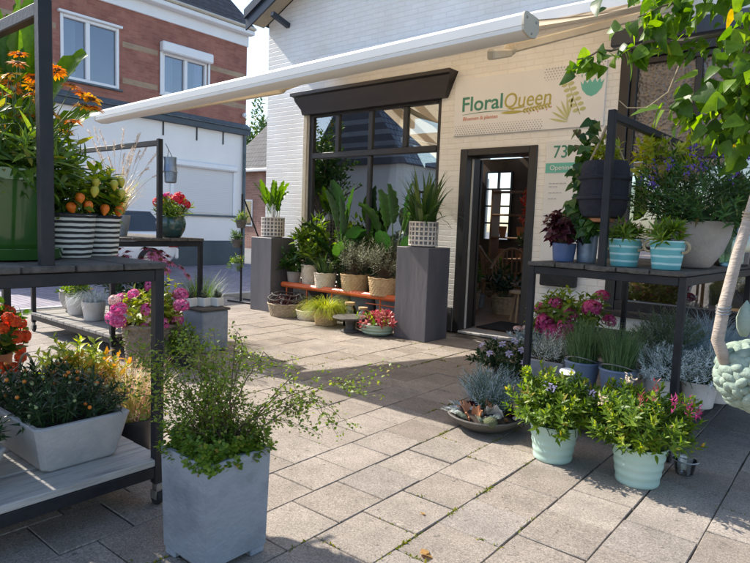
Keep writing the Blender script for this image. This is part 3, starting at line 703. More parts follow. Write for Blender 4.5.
# front door
x0, x1, z0, z1 = HOLES[1]
door = thing('door', 'x', 'x'); del door['label'], door['category']; door.parent = shop; door.location = (0, 0, 0)
w = MB()
w.box(x0+.002, x0+.1, WY-.02, WY+.31, 0, z1-.002, .006); w.box(x1-.1, x1-.002, WY-.02, WY+.31, 0, z1-.002, .006); w.box(x0+.101, x1-.101, WY-.02, WY+.31, z1-.085, z1-.002, .006)
shp('frame', w, MATS['dark_frame'], door)
w = MB(); w.box(x0+.1, x1-.1, WY-.04, WY+.3, 0, .03, .006); shp('threshold', w, MATS['kerb_stone'], door)
# the door leaf is folded right back against the inner wall on the left
w = MB(); hx = x0+.106; ly = WY+.33
w.box(hx-.07, hx-.002, ly, ly+.045, .04, 2.13, .004); w.box(hx-.86, hx-.79, ly, ly+.045, .04, 2.13, .004)
w.box(hx-.789, hx-.071, ly, ly+.045, .04, .28, .004); w.box(hx-.789, hx-.071, ly, ly+.045, 2.04, 2.13, .004)
shp('leaf', w, MATS['dark_frame'], door)
M('alu_edge', (0.5, 0.48, 0.44), (0.58, 0.56, 0.52), 6, 0.45)
w = MB(); w.box(hx-.005, hx+.012, WY+.1, WY+.13, .04, 2.12, .003); shp('edge_strip', w, MATS['alu_edge'], door)
w = MB(); w.box(hx-.79, hx-.07, ly+.02, ly+.026, .28, 2.04); shp('pane', w, MATS['window_glass'], door)
w = MB(); w.tube([(hx-.82, ly-.002, 1.05), (hx-.82, ly-.02, 1.05), (hx-.72, ly-.02, 1.05)], .009, n=8); shp('handle', w, MATS['steel_worn'], door)
# large right window with pebbled upper glass
x0, x1, z0, z1 = HOLES[2]; y0, y1 = WY+.02, WY+.12
win2 = thing('window', 'x', 'x'); del win2['label'], win2['category']; win2.parent = shop; win2.location = (0, 0, 0)
w = MB()
w.box(x0+.002, x0+.1, y0-.03, y1, z0+.002, z1-.002, .006); w.box(x0+.101, x0+.16, y0, y1, z0+.1, z1-.1, .006); w.box(x1-.1, x1-.002, y0, y1, z0+.002, z1-.002, .006)
w.box(x0+.101, x1-.101, y0-.03, y1, z1-.1, z1-.002, .006); w.box(x0+.161, x1-.101, y0, y1, z1-.16, z1-.101, .006); w.box(x0+.101, x1-.101, y0-.02, y1, z0+.002, z0+.1, .006)
for x in (-1.36, -.75, -.1, .55): w.box(x-.03, x+.03, y0+.003, y1-.003, 2.1, z1-.161, .005)
w.box(x0+.161, x1-.101, y0-.01, y1, 2.02, 2.099, .006); w.box(-.43, -.37, y0+.003, y1-.003, z0+.101, 2.019, .005)
shp('frame', w, MATS['dark_frame'], win2)
for a, b in ((x0+.155, -1.385), (-1.335, -.775), (-.725, -.125), (-.075, .525), (.575, x1-.095)):
    w = MB(); w.box(a, b, WY+.07, WY+.076, 2.09, z1-.155); shp('pane', w, MATS['frosted_glass'], win2)
for a, b in ((x0+.155, -.425), (-.375, x1-.095)):
    w = MB(); w.box(a, b, WY+.07, WY+.076, z0+.095, 2.03); shp('pane', w, MATS['window_glass'], win2)
w = MB(); w.box(x0-.03, x1+.03, WY-.07, WY-.002, z0-.06, z0+.001, .008); shp('sill', w, MATS['beam_brown'], win2)
w = MB(); w.box(-2.16, 1.3, WY-.09, WY-.002, 3.14, 3.3, .01); shp('cornice', w, MATS['blue_black_paint'], win2)
# ------------------------------------------------------------------ awning
stripemat('awning_cloth', (0.88, 0.79, 0.65), (0.62, 0.51, 0.38), 'X', 0.44, 0.8, 0.6, trans=0.82, soft=0.01)
M('awning_alu', (0.66, 0.65, 0.62), (0.76, 0.75, 0.72), 2.5, 0.4, 0.06, 14, stretch=(.25, 1, 1), c3=(0.71, 0.7, 0.67))
M('alu_beige', (0.5, 0.44, 0.34), (0.58, 0.52, 0.42), 4, 0.5)
aw = thing('awning', 'long white folding awning over the shop front with striped cloth', 'awning', (-3.14, 2.48, 2.03))
def awp(name, mb, mats, **k):
    for i, v in enumerate(mb.v): mb.v[i] = (v[0]+3.14, v[1]-2.48, v[2]-2.03+(.019*(v[0]+3) if v[1] < 3.2 else 0))     # the bar hangs a little lower on the left
    return part(name, mb, mats, aw, **k)
a0, a1 = -6.15, -1.49
w = MB(); SC = .75
pr = [(2.972, 2.266), (2.96, 2.275), (2.957, 2.3), (2.963, 2.305), (2.957, 2.31), (2.955, 2.375), (2.964, 2.397), (2.99, 2.408), (3.11, 2.405), (3.135, 2.386), (3.135, 2.315), (3.1, 2.262), (3.03, 2.25)]
pr = [(q_[0], 2.33+(q_[1]-2.33)*SC) for q_ in pr]
n = len(pr); w.add([(a0, p[0], p[1]) for p in pr]+[(a1, p[0], p[1]) for p in pr], [(i, (i+1) % n, (i+1) % n+n, i+n) for i in range(n)]+[tuple(range(n))[::-1], tuple(range(n, 2*n))])
awp('front_bar', w, MATS['awning_alu'], ang=28)
for x in (a0-.012, a1):
    w = MB(); w.add([(x, 3.045+(p[0]-3.045)*1.03, 2.33+(p[1]-2.33)*1.03) for p in pr]+[(x+.012, 3.045+(p[0]-3.045)*1.03, 2.33+(p[1]-2.33)*1.03) for p in pr], [(i, (i+1) % n, (i+1) % n+n, i+n) for i in range(n)]+[tuple(range(n))[::-1], tuple(range(n, 2*n))])
    awp('end_cap', w, MATS['alu_beige'])
    for (by, bz) in ((2.99, 2.36), (3.1, 2.36), (3.05, 2.29)):
        w = MB(); w.tube([(x-.003, by, bz), (x+.015, by, bz)], .007, n=8); awp('screw', w, MATS['steel_worn'])
w = MB(); K = 24; J = 30; vs = []
for i in range(K+1):
    for j in range(J+1):
        t = j/J; x = a0+.03+(a1-a0-.06)*i/K
        vs.append((x, 3.12+(6.16-3.12)*t, 2.385+(3.5-2.385)*t+.019*(x+3)*(1-t)-0.04*math.sin(PI*t)+0.006*math.sin(i*1.3)*math.sin(PI*t)))
w.add(vs, [(i*(J+1)+j, (i+1)*(J+1)+j, (i+1)*(J+1)+j+1, i*(J+1)+j+1) for i in range(K) for j in range(J)])
cl = awp('cloth', w, MATS['awning_cloth'])
sm = cl.modifiers.new('thickness', 'SOLIDIFY'); sm.thickness = 0.003
w = MB(); w.box(a0-.05, a1+.05, 6.13, 6.317, 3.46, 3.62, .03); awp('wall_cassette', w, MATS['awning_alu'])
for s_, x in ((1, a0+.15), (-1, a1-.12)):
    w = MB(); sh = Vector((x, 6.2, 3.4)); el = Vector((x+s_*.8, 4.6, 2.76)); ba = Vector((x+s_*.2, 3.22, 2.3))
    w.bar(sh, el, .05, .07, .01); w.bar(el+Vector((0, 0, -.03)), ba, .045, .06, .01); w.sphere(el, .055, 10, 8); awp('folding_arm', w, MATS['alu_beige'])
# ------------------------------------------------------------------ signs
M('sign_board', (0.7, 0.7, 0.71), (0.75, 0.75, 0.76), 1.5, 0.5)
M('sign_pale', (0.66, 0.66, 0.65), (0.7, 0.7, 0.69), 2, 0.5)
for nm, c in dict(ink_green=(0.05, 0.24, 0.17), ink_olive=(0.42, 0.37, 0.08), ink_red=(0.6, 0.24, 0.17), ink_teal=(0.13, 0.45, 0.38), ink_grey=(0.42, 0.44, 0.47), ink_white=(0.75, 0.76, 0.74), ink_dot=(0.3, 0.3, 0.33)).items(): M(nm, c, tuple(x*.92 for x in c), 10, 0.55)
def text(parent, s_, w_, x, z, mat, shear=0.0, off=0.0, name='lettering', h=None):
    cu = D.curves.new('t', 'FONT'); cu.body = s_; cu.size = 1; cu.extrude = 0.004; cu.shear = shear; cu.offset = off; cu.resolution_u = 6
    ob = D.objects.new('t', cu); C.objects.link(ob); dg = bpy.context.evaluated_depsgraph_get(); dg.update()
    me = D.meshes.new_from_object(ob.evaluated_get(dg)); D.objects.remove(ob); D.curves.remove(cu)
    co = np.zeros(len(me.vertices)*3); me.vertices.foreach_get('co', co); co = co.reshape(-1, 3); lo, hi = co.min(0), co.max(0)
    k = w_/(hi[0]-lo[0]); kz = k if h is None else h
    out = np.stack([(co[:, 0]-lo[0])*k+x, -(co[:, 2])*0.5-0.0015, co[:, 1]*kz+z], 1)
    me.vertices.foreach_set('co', out.reshape(-1)); me.materials.clear(); me.materials.append(mat); me.update()
    return part(name, me, None, parent)
sg = thing('shop_sign', 'wide pale name board reading Floral Queen above the door', 'sign', (-4.0, WY-.025, 2.385))
w = MB(); w.box(0, 1.8, 0, .024, 0, .66, .003); part('board', w, MATS['sign_board'], sg)
text(sg, 'Floral', .53, .115, .285, MATS['ink_green'], 0, .012, h=.235)
text(sg, 'Queen', .555, .67, .275, MATS['ink_olive'], .12, 0, h=.235)
text(sg, 'Bloemen & planten', .46, .13, .175, MATS['ink_red'], .15, 0, h=.062)
XZ = Matrix(((1, 0, 0, 0), (0, 0, -1, -.0035), (0, 1, 0, 0), (0, 0, 0, 1)))     # sign drawing plane: x right, y up
Z0 = Matrix.Translation((0, .0025, 0)) @ XZ
def ellipse(x, z, a, b, rot, n=12): return [(x+a*math.cos(t)*math.cos(rot)-b*math.sin(t)*math.sin(rot), z+a*math.cos(t)*math.sin(rot)+b*math.sin(t)*math.cos(rot)) for t in [2*PI*i/n for i in range(n)]]
def leafpoly(x, z, L, wd, rot, n=6):
    pts = [(L*i/n, wd*math.sin(PI*i/n)**.8) for i in range(n+1)]+[(L*i/n, -wd*math.sin(PI*i/n)**.8) for i in range(n-1, 0, -1)]
    c, s_ = math.cos(rot), math.sin(rot); return [(x+p[0]*c-p[1]*s_, z+p[0]*s_+p[1]*c) for p in pts]
dots = MB()
for r in range(5):
    for k in range(34): dots.poly(ellipse(.03+k*.033+(r % 2)*.016, .018+r*.024, .0075*(1-r*.08), .0075*(1-r*.08), 0, 6), .002, Z0)
    for k in range(20): dots.poly(ellipse(1.78-k*.033-(r % 2)*.016, .64-r*.028, .0075*(1-r*.08), .0075*(1-r*.08), 0, 6), .002, Z0)
dp = part('dot_pattern', dots, MATS['ink_dot'], sg); dp['kind'] = 'stuff'
w = MB(); pts = [(.12+.6*i/10, .245+.012*math.sin(i/10*PI)-.0035) for i in range(11)]+[(.12+.6*i/10, .245+.012*math.sin(i/10*PI)+.0035*math.sin(PI*i/10)) for i in range(10, -1, -1)]
w.poly(pts, .002, Z0); part('swash', w, MATS['ink_green'], sg)
w = MB(); w.poly(leafpoly(.62, .225, .3, .018, -.02), .002, Z0); w.poly(leafpoly(.7, .262, .24, .01, .03), .002, Z0)
for k in range(9):
    x = .9+k*.036; z = .225+.004*k
    w.poly(leafpoly(x, z, .05, .011, .6), .002, Z0); w.poly(leafpoly(x, z, .045, .01, -.6), .002, Z0)
part('sprig', w, MATS['ink_olive'], sg)
w = MB()
for k in range(6): w.poly(ellipse(.98+k*.05, .19+.02*(k % 2)+.006*k, .008, .008, 0, 8), .002, Z0)
part('berries', w, MATS['ink_red'], sg)
w = MB(); fan = [(1.6, .33)]+[(1.6+.17*math.cos(a)*1.0, .42+.12*math.sin(a)) for a in np.linspace(-.35, .35, 4)]
fan = [(1.55, .355), (1.6, .335), (1.65, .355), (1.7, .41), (1.725, .5), (1.695, .465), (1.68, .515), (1.65, .47), (1.63, .52), (1.6, .475), (1.575, .52), (1.55, .47), (1.52, .515), (1.505, .465), (1.475, .5), (1.5, .41)]
w.poly(fan, .002, Z0)
for k in range(7): w.poly(ellipse(1.49+k*.037, .555+.012*(k % 2), .004, .02, 0, 6), .002, Z0)
for i_, v_ in enumerate(w.v): w.v[i_] = (v_[0]+.06, v_[1], v_[2]-.03)
part('flower_drawing', w, MATS['ink_teal'], sg)
w = MB()
for k in range(6):
    x = 1.27+.028*k; z = .45-.055*k
    w.poly(ellipse(x-.035, z, .032, .02, .2), .002, Z0); w.poly(ellipse(x+.04, z+.012, .032, .02, .2), .002, Z0)
w.poly([(1.262, .48), (1.27, .48), (1.43, .13), (1.42, .13)], .002, Z0)
for k in range(6): w.poly(leafpoly(1.3, .06+.012*k, .22, .012, 2.9-.3*k), .002, Z0)
for i_, v_ in enumerate(w.v): w.v[i_] = (v_[0]+.13, v_[1], v_[2])
M('ink_leaf', (.46, .47, .2), (.5, .5, .25), 10, .55); part('leaf_drawing', w, MATS['ink_leaf'], sg)
hs = thing('opening_hours_board', 'pale board beside the door with house number 73 and green opening hours banner', 'sign', (-2.8, WY-.02, .93))
w = MB(); w.box(0, .56, 0, .018, 0, 1.33, .003); part('board', w, MATS['sign_pale'], hs)
text(hs, '73', .15, .09, 1.145, MATS['ink_green'], 0, .004, h=.19)
w = MB(); w.box(.01, .55, -.004, -.0005, .985, 1.09); part('banner', w, MATS['ink_teal'], hs)
tx = text(hs, 'Openingstijden', .44, .06, 1.015, MATS['ink_white'], 0, 0, h=.075); tx.location.y = -.0045
w = MB()
for k, (a, b) in enumerate(((.0, .17), (.0, .1), None, (.0, .12), (.2, .13), None, (.0, .09), (.2, .12)) if False else ((.0, .2), (.0, .11), (.0, .14), (.0, .1))):
    z = .87-(0, .035, .1, .165)[k]; x = .06
    while x < .06+b-.01:
        l = random.uniform(.015, .035); w.box(x, x+l, -.003, -.0005, z-.006, z+.006); x += l+.01
part('small_print', w, MATS['ink_grey'], hs)
mbx = thing('letter_box', 'flat black letter box on the white wall below the opening hours board', 'letter box', (-2.53, WY-.1, .69))
w = MB(); w.box(-.22, .17, 0, .098, 0, .23, .012); part('body', w, MATS['black_steel'], mbx)
w = MB(); w.box(-.225, .175, -.012, .098, .232, .25, .005); part('lid', w, MATS['black_steel'], mbx)
# ------------------------------------------------------------------ brick house across the road
M('white_plaster', (0.8, 0.775, 0.735), (0.85, 0.825, 0.79), 1.2, 0.8, 0.1, 40)
M('white_upvc', (0.76, 0.76, 0.76), (0.8, 0.8, 0.8), 3, 0.35)
M('plinth_blue', (0.05, 0.065, 0.08), (0.08, 0.1, 0.115), 2, 0.7)
M('slate_ledge', (0.06, 0.085, 0.1), (0.13, 0.155, 0.17), 6, 0.6, 0.3, 40)
stripemat('shutter_slats', (0.66, 0.65, 0.64), (0.72, 0.71, 0.7), 'Z', 0.055, 0.5, 0.8, soft=0.05, bump=0.6)
glassmat('house_glass', (0.66, 0.69, 0.74), 0.06)
M('room_dark', (0.16, 0.17, 0.2), (0.24, 0.25, 0.28), 1.5, 0.9)
M('curtain', (0.5, 0.51, 0.52), (0.68, 0.68, 0.69), 2, 0.9, 0.6, 6, stretch=(1, 14, .3))
HX = -15.0
bh = thing('brick_house', 'red brick house with white ground floor and slate roof across the road', 'house', (HX, 8, 0))
def hp(name, mb, mats, parent=bh, **k):
    for i, v in enumerate(mb.v): mb.v[i] = (v[0]-HX, v[1]-8, v[2])
    return part(name, mb, mats, parent, **k)
Y0, Y1 = 3.2, 11.85
HW = [(6.4, 7.83, 4.47, 5.96), (9.02, 10.43, 4.6, 5.7)]
w = MB(); ys = sorted({Y0, Y1} | {h[0] for h in HW} | {h[1] for h in HW}); zs = sorted({4.1, 6.5} | {h[2] for h in HW} | {h[3] for h in HW})
for i in range(len(ys)-1):
    for j in range(len(zs)-1):
        cy, cz = (ys[i]+ys[i+1])/2, (zs[j]+zs[j+1])/2
        if any(h[0] < cy < h[1] and h[2] < cz < h[3] for h in HW): continue
        w.quad((HX, ys[i], zs[j]), (HX, ys[i+1], zs[j]), (HX, ys[i+1], zs[j+1]), (HX, ys[i], zs[j+1]))
for h in HW:
    for a, b in (((h[0], h[2]), (h[0], h[3])), ((h[0], h[3]), (h[1], h[3])), ((h[1], h[3]), (h[1], h[2])), ((h[1], h[2]), (h[0], h[2]))):
        w.quad((HX, a[0], a[1]), (HX, b[0], b[1]), (HX-.2, b[0], b[1]), (HX-.2, a[0], a[1]))
hp('wall', w, MATS['red_brick'], recalc=False)
w = MB(); w.box(HX-9, HX-.21, Y1-.3, Y1-.001, .6, 6.5); w.box(HX-9, HX-.21, Y0+.001, Y0+.3, .6, 6.5); hp('side_wall', w, MATS['red_brick_side'])
for z in (4.72, 5.62):
    for a, b in ((Y0+.01, HW[0][0]-.09), (HW[0][1]+.09, HW[1][0]-.12), (HW[1][1]+.12, Y1-.01)):
        w = MB(); w.box(HX+.001, HX+.006, a, b, z-.07, z+.07); hp('brick_band', w, MATS['yellow_brick'])
w = MB(); w.box(HX-.2, HX+.02, Y0, Y1, .66, 4.1); hp('ground_floor_wall', w, MATS['white_plaster'])
w = MB(); w.box(HX-.2, HX+.05, Y0-.01, Y1+.01, 0-.16, .66, .02); hp('plinth', w, MATS['plinth_blue'])
w = MB(); w.box(HX-.05, HX+.24, Y0-.05, Y1+.04, 4.02, 4.06, .01)
w.add([(HX+.24, Y0-.05, 4.06), (HX+.24, Y1+.04, 4.06), (HX+.02, Y1+.04, 4.2), (HX+.02, Y0-.05, 4.2)], [(0, 1, 2, 3)]); hp('slate_ledge', w, MATS['slate_ledge'])
w = MB(); w.box(HX+.022, HX+.2, Y0-.04, Y1+.03, 3.86, 4.018, .01); hp('ledge_board', w, MATS['plinth_blue'])
for y in (9.05, 10.1, 11.0):
    w = MB(); w.box(HX+.021, HX+.04, y-.02, y+.02, 3.5, 3.859); hp('tie_iron', w, MATS['dark_frame'])
w = MB(); w.box(HX-.1, HX+.06, Y0-.02, Y1+.02, 6.5, 6.93, .01); w.box(HX+.061, HX+.3, Y0-.05, Y1+.06, 6.8, 6.93, .02); hp('cornice', w, MATS['white_upvc'])
w = MB(); w.box(HX+.2, HX+.36, Y0-.08, Y1+.09, 6.935, 7.02, .03); hp('gutter', w, MATS['alu_beige'])
w = MB(); rz0, rx1, rz1 = 7.0, HX-4.5, 11.2
w.add([(HX+.3, Y0-.1, rz0), (HX+.3, Y1+.1, rz0), (rx1, Y1+.1, rz1), (rx1, Y0-.1, rz1), (HX-9.3, Y0-.1, rz0), (HX-9.3, Y1+.1, rz0)],
      [(0, 1, 2, 3), (3, 2, 5, 4), (1, 5, 2), (0, 3, 4), (0, 4, 5, 1)])
hp('roof', w, MATS['roof_tiles_slope'])
w = MB(); w.box(HX-4.9, HX-4.2, 5.2, 6.0, 10.4, 12.2, .03); hp('chimney', w, MATS['red_brick'])
for q, h in enumerate(HW):
    wn = thing('window', 'x', 'x'); del wn['label'], wn['category']; wn.parent = bh
    y0, y1, z0, z1 = h; ym = (y0+y1)/2+(.02 if q else -.07)
    w = MB(); f = .075; xf0, xf1 = HX-.12, HX+.02
    w.box(xf0, xf1, y0+.003, y0+f, z0, z1-.003, .01); w.box(xf0, xf1, y1-f, y1-.003, z0, z1-.003, .01); w.box(xf0, xf1, y0+f+.001, y1-f-.001, z1-f, z1-.003, .01)
    w.box(xf0, xf1, y0+f+.001, y1-f-.001, z0, z0+f, .01); w.box(xf0, xf1, ym-.05, ym+.05, z0+f+.001, z1-f-.001, .01); hp('frame', w, MATS['white_upvc'], wn)
    w = MB(); w.box(HX-.16, HX+.07, y0-.08, y1+.08, z0-.05, z0-.002, .01); hp('sill', w, MATS['slate_ledge'] if q == 0 else MATS['white_upvc'], wn)
    for a, b in ((y0+f-.005, ym-.045), (ym+.045, y1-f+.005)):
        w = MB(); w.box(HX-.06, HX-.052, a, b, z0+f-.005, z1-f+.005); hp('pane', w, MATS['house_glass'], wn)
    w = MB()
    w.box(HX-.6, HX-.55, y0-.3, y1+.3, z0-.2, z1+.2); hp('room', w, MATS['room_dark'], wn)
    w = MB(); w.box(HX-.2, HX-.17, y0+.05, y0+.42, z0, z1)
    if q: w.box(HX-.2, HX-.17, y1-.3, y1-.05, z0, z1)
    hp('curtain', w, MATS['curtain'], wn)
    if q == 0:
        w = MB(); w.box(HX-.02, HX+.1, y0-.06, y1+.06, z1-.001, z1+.06, .01); hp('lintel', w, MATS['white_upvc'], wn)
    else:
        w = MB(); w.box(HX+.022, HX+.22, y0-.09, y1+.09, z1-.02, z1+.24, .03); hp('shutter_box', w, MATS['white_upvc'], wn)
        for y in (y0-.045, y1+.045):
            w = MB(); w.box(HX+.022, HX+.06, y-.03, y+.03, z0-.05, z1-.022); hp('shutter_rail', w, MATS['white_upvc'], wn)
sh = thing('roller_shutter', 'x', 'x'); del sh['label'], sh['category']; sh.parent = bh
w = MB(); w.box(HX+.022, HX+.05, 9.36, 11.36, 1.46, 2.72); hp('curtain', w, MATS['shutter_slats'], sh)
w = MB(); w.box(HX+.022, HX+.2, 9.25, 11.45, 2.72, 2.9, .04); hp('shutter_box', w, MATS['white_upvc'], sh)
w = MB(); w.box(HX+.022, HX+.08, 9.26, 9.359, 1.42, 2.719, .005); w.box(HX+.022, HX+.08, 11.361, 11.44, 1.42, 2.719, .005); hp('shutter_rail', w, MATS['white_upvc'], sh)
w = MB(); w.box(HX+.022, HX+.1, 9.2, 11.5, 1.36, 1.419, .01); hp('sill', w, MATS['slate_ledge'], sh)
w = MB(); w.tube([(HX+.09, Y1-.1, .1), (HX+.09, Y1-.1, 4.0)], .05, n=10); hp('downpipe', w, MATS['slate_ledge'])
w = MB(); w.sphere((HX+.12, Y1-.15, 4.45), .07, 8, 6); hp('lamp', w, MATS['white_upvc'])
# house with a dark tiled roof further back, seen through the gap
M('far_roof', (0.05, 0.055, 0.075), (0.09, 0.095, 0.12), 3, 0.6)
fh = thing('far_house', 'dark roofed brick house seen in the gap left of the shop', 'house', (-23, 20.5, 0))
def lp(name, mb, mats, par, **k): return part(name, mb, mats, par, **k)
w = MB(); w.box(-4, 4.2, -.2, 6, -.16, 4.0); part('wall', w, MATS['red_brick_side'], fh)
w = MB(); w.add([(-4.3, -.5, 3.95), (4.5, -.5, 3.95), (4.5, 3, 7.2), (-4.3, 3, 7.2), (-4.3, 6.5, 3.95), (4.5, 6.5, 3.95)], [(0, 1, 2, 3), (3, 2, 5, 4), (1, 5, 2), (0, 3, 4), (0, 4, 5, 1)])
part('roof', w, MATS['roof_tiles'], fh)
w = MB(); w.box(-4.3, 4.5, -.66, -.5, 3.8, 3.96, .03); part('gutter', w, MATS['white_upvc'], fh)
for x in (-2.6, 0.6, 2.6):
    f = part('window', (lambda m: (m.box(x-.6, x+.6, -.24, -.202, 1.0, 2.4, .01), m)[1])(MB()), MATS['white_upvc'], fh)
    m = MB(); m.box(x-.52, x+.52, -.25, -.242, 1.08, 2.32); part('pane', m, MATS['house_glass'], f)
# ------------------------------------------------------------------ trees
def tree(label, loc, h, R, nsh, ls, leaf, cz=None, group=None, seed=0, name='leafy_tree'):
    t = thing(name, label, 'tree', loc, 0, group)
    cz = cz or h*0.62
    mb = MB(); mb.tube([(0, 0, -.1), (.05, .02, h*.2), (-.04, .05, h*.4), (.03, 0, h*.7)], h*.035, h*.012, 9); part('trunk', mb, MATS['bark'], t, ang=60)
    E = dome(nsh, R, (0, 0, cz), -.8, .35, .22); B = np.stack([E[:, 0]*.2, E[:, 1]*.2, cz+(E[:, 2]-cz)*.3-h*.05], 1)
    mb = MB()
    for e in E[::max(1, nsh//26)]:
        z0 = min(h*.65, max(h*.25, e[2]*.55)); mb.tube([(0, 0, z0), (e[0]*.5, e[1]*.5, (z0+e[2])/2+.1), tuple(e)], h*.012, h*.003, 5)
    part('limb', mb, MATS['bark'], t)
    P, d, N, s_, ax = shoots(E, B, h*.11, 12, ls, a0=30, a1=80, upb=.1)
    part('crown', leaf_mesh('crown', OVAL, P, d, N, s_, MATS[leaf]), None, t)
    return t
tree('tall green tree behind the dark roof left of the shop', (-37.5, 31, 0), 10.5, (3.6, 3.6, 4), 420, .36, 'leaf_mid')
tree('small round tree in front of the pale house, mirrored in the shop window', (-17.2, -4.6, 0), 5.6, (1.5, 1.5, 1.7), 260, .2, 'leaf_mid')
tree('taller tree beyond the pale house, mirrored in the shop window', (-25, -8.5, 0), 9, (2.6, 2.6, 2.8), 300, .26, 'leaf_dark')
# pale neighbour house: only its mirror image shows in the shop window
ph = thing('pale_house', 'pale rendered house with grey tiled roof mirrored in the shop window', 'house', (-21, -18, 0))
w = MB(); w.box(-4, 2.4, -6, 6, -.16, 4.6); part('wall', w, MATS['white_plaster'], ph)
w = MB(); w.add([(2.8, -6.3, 4.5), (2.8, 6.3, 4.5), (-.8, 6.3, 9.4), (-.8, -6.3, 9.4), (-4.4, -6.3, 4.5), (-4.4, 6.3, 4.5)], [(0, 1, 2, 3), (3, 2, 5, 4), (1, 5, 2), (0, 3, 4), (0, 4, 5, 1)]); brickmat('pale_roof', (.24, .25, .28), (.34, .35, .38), (.1, .1, .12), 'YZ', .3, .3, .03, .6, .6, .03); part('roof', w, MATS['pale_roof'], ph)
for y in (-3.4, -.6, 2.4):
    m = MB(); m.box(2.402, 2.44, y-.7, y+.7, .9, 2.5, .01); f = part('window', m, MATS['dark_frame'], ph)
    m = MB(); m.box(2.441, 2.446, y-.6, y+.6, 1.0, 2.4); part('pane', m, MATS['house_glass'], f)
# ------------------------------------------------------------------ parked car
M('car_white', (0.72, 0.73, 0.74), (0.75, 0.76, 0.77), 2, 0.22, coat=0.7)
M('tail_red', (0.5, 0.02, 0.015), (0.55, 0.03, 0.02), 5, 0.2, coat=0.6)
M('tyre', (0.015, 0.015, 0.016), (0.025, 0.025, 0.026), 20, 0.85)
M('car_glass', (0.02, 0.025, 0.03), (0.03, 0.035, 0.04), 2, 0.06, coat=0.8)
car = thing('parked_car', 'white hatchback parked in front of the brick house, red tail light', 'car', (-13.75, 6.15, -0.04))
sec = [(-2.05, .45, .82, .62), (-2.0, .3, .98, .8), (-1.7, .22, 1.0, .86), (-.9, .2, .98, .88), (.2, .2, .98, .88), (1.3, .22, 1.0, .88), (1.85, .25, 1.03, .85), (2.03, .34, .98, .78), (2.08, .45, .8, .7)]
vs = []; fs = []; n = 12
for y, zb, zt, hw in sec:
    pr = [(-hw*.9, zb), (hw*.9, zb), (hw, zb+.12), (hw*1.02, zb+(zt-zb)*.55), (hw*.98, zt-.06), (hw*.9, zt), (hw*.4, zt+.01), (-hw*.4, zt+.01), (-hw*.9, zt), (-hw*.98, zt-.06), (-hw*1.02, zb+(zt-zb)*.55), (-hw, zb+.12)]
    vs += [(p[0], y, p[1]) for p in pr]
k = len(sec); fs = [(i*n+j, i*n+(j+1) % n, (i+1)*n+(j+1) % n, (i+1)*n+j) for i in range(k-1) for j in range(n)]+[tuple(range(n))[::-1], tuple((k-1)*n+j for j in range(n))]
w = MB(); w.add(vs, fs); part('body', w, MATS['car_white'], car, ang=40)
w = MB(); w.add([(-.78, -.95, .97), (.78, -.95, .97), (.82, 1.8, 1.0), (-.82, 1.8, 1.0), (-.6, -.25, 1.42), (.6, -.25, 1.42), (.62, 1.45, 1.45), (-.62, 1.45, 1.45)], [(0, 3, 2, 1), (4, 5, 6, 7), (0, 1, 5, 4), (1, 2, 6, 5), (2, 3, 7, 6), (3, 0, 4, 7)]); part('cabin_glass', w, MATS['car_glass'], car)
w = MB(); w.box(-.63, .63, -.3, 1.5, 1.44, 1.48, .02); part('roof_panel', w, MATS['car_white'], car)
for sx in (-1, 1):
    for y in (-1.3, 1.3):
        w = MB(); w.tube([(sx*.72, y, .31), (sx*.91, y, .31)], .31, n=22); wh = part('wheel', w, MATS['tyre'], car)
        w = MB(); w.tube([(sx*.9, y, .31), (sx*.925, y, .31)], .2, n=16); part('rim', w, MATS['steel_worn'], wh)
    w = MB(); w.box(sx*.86-.06, sx*.86+.06, 1.78, 2.06, .62, 1.0, .03); part('tail_light', w, MATS['tail_red'], car)
w = MB(); w.box(-.8, .8, 2.04, 2.13, .32, .6, .04); part('bumper', w, MATS['car_white'], car)
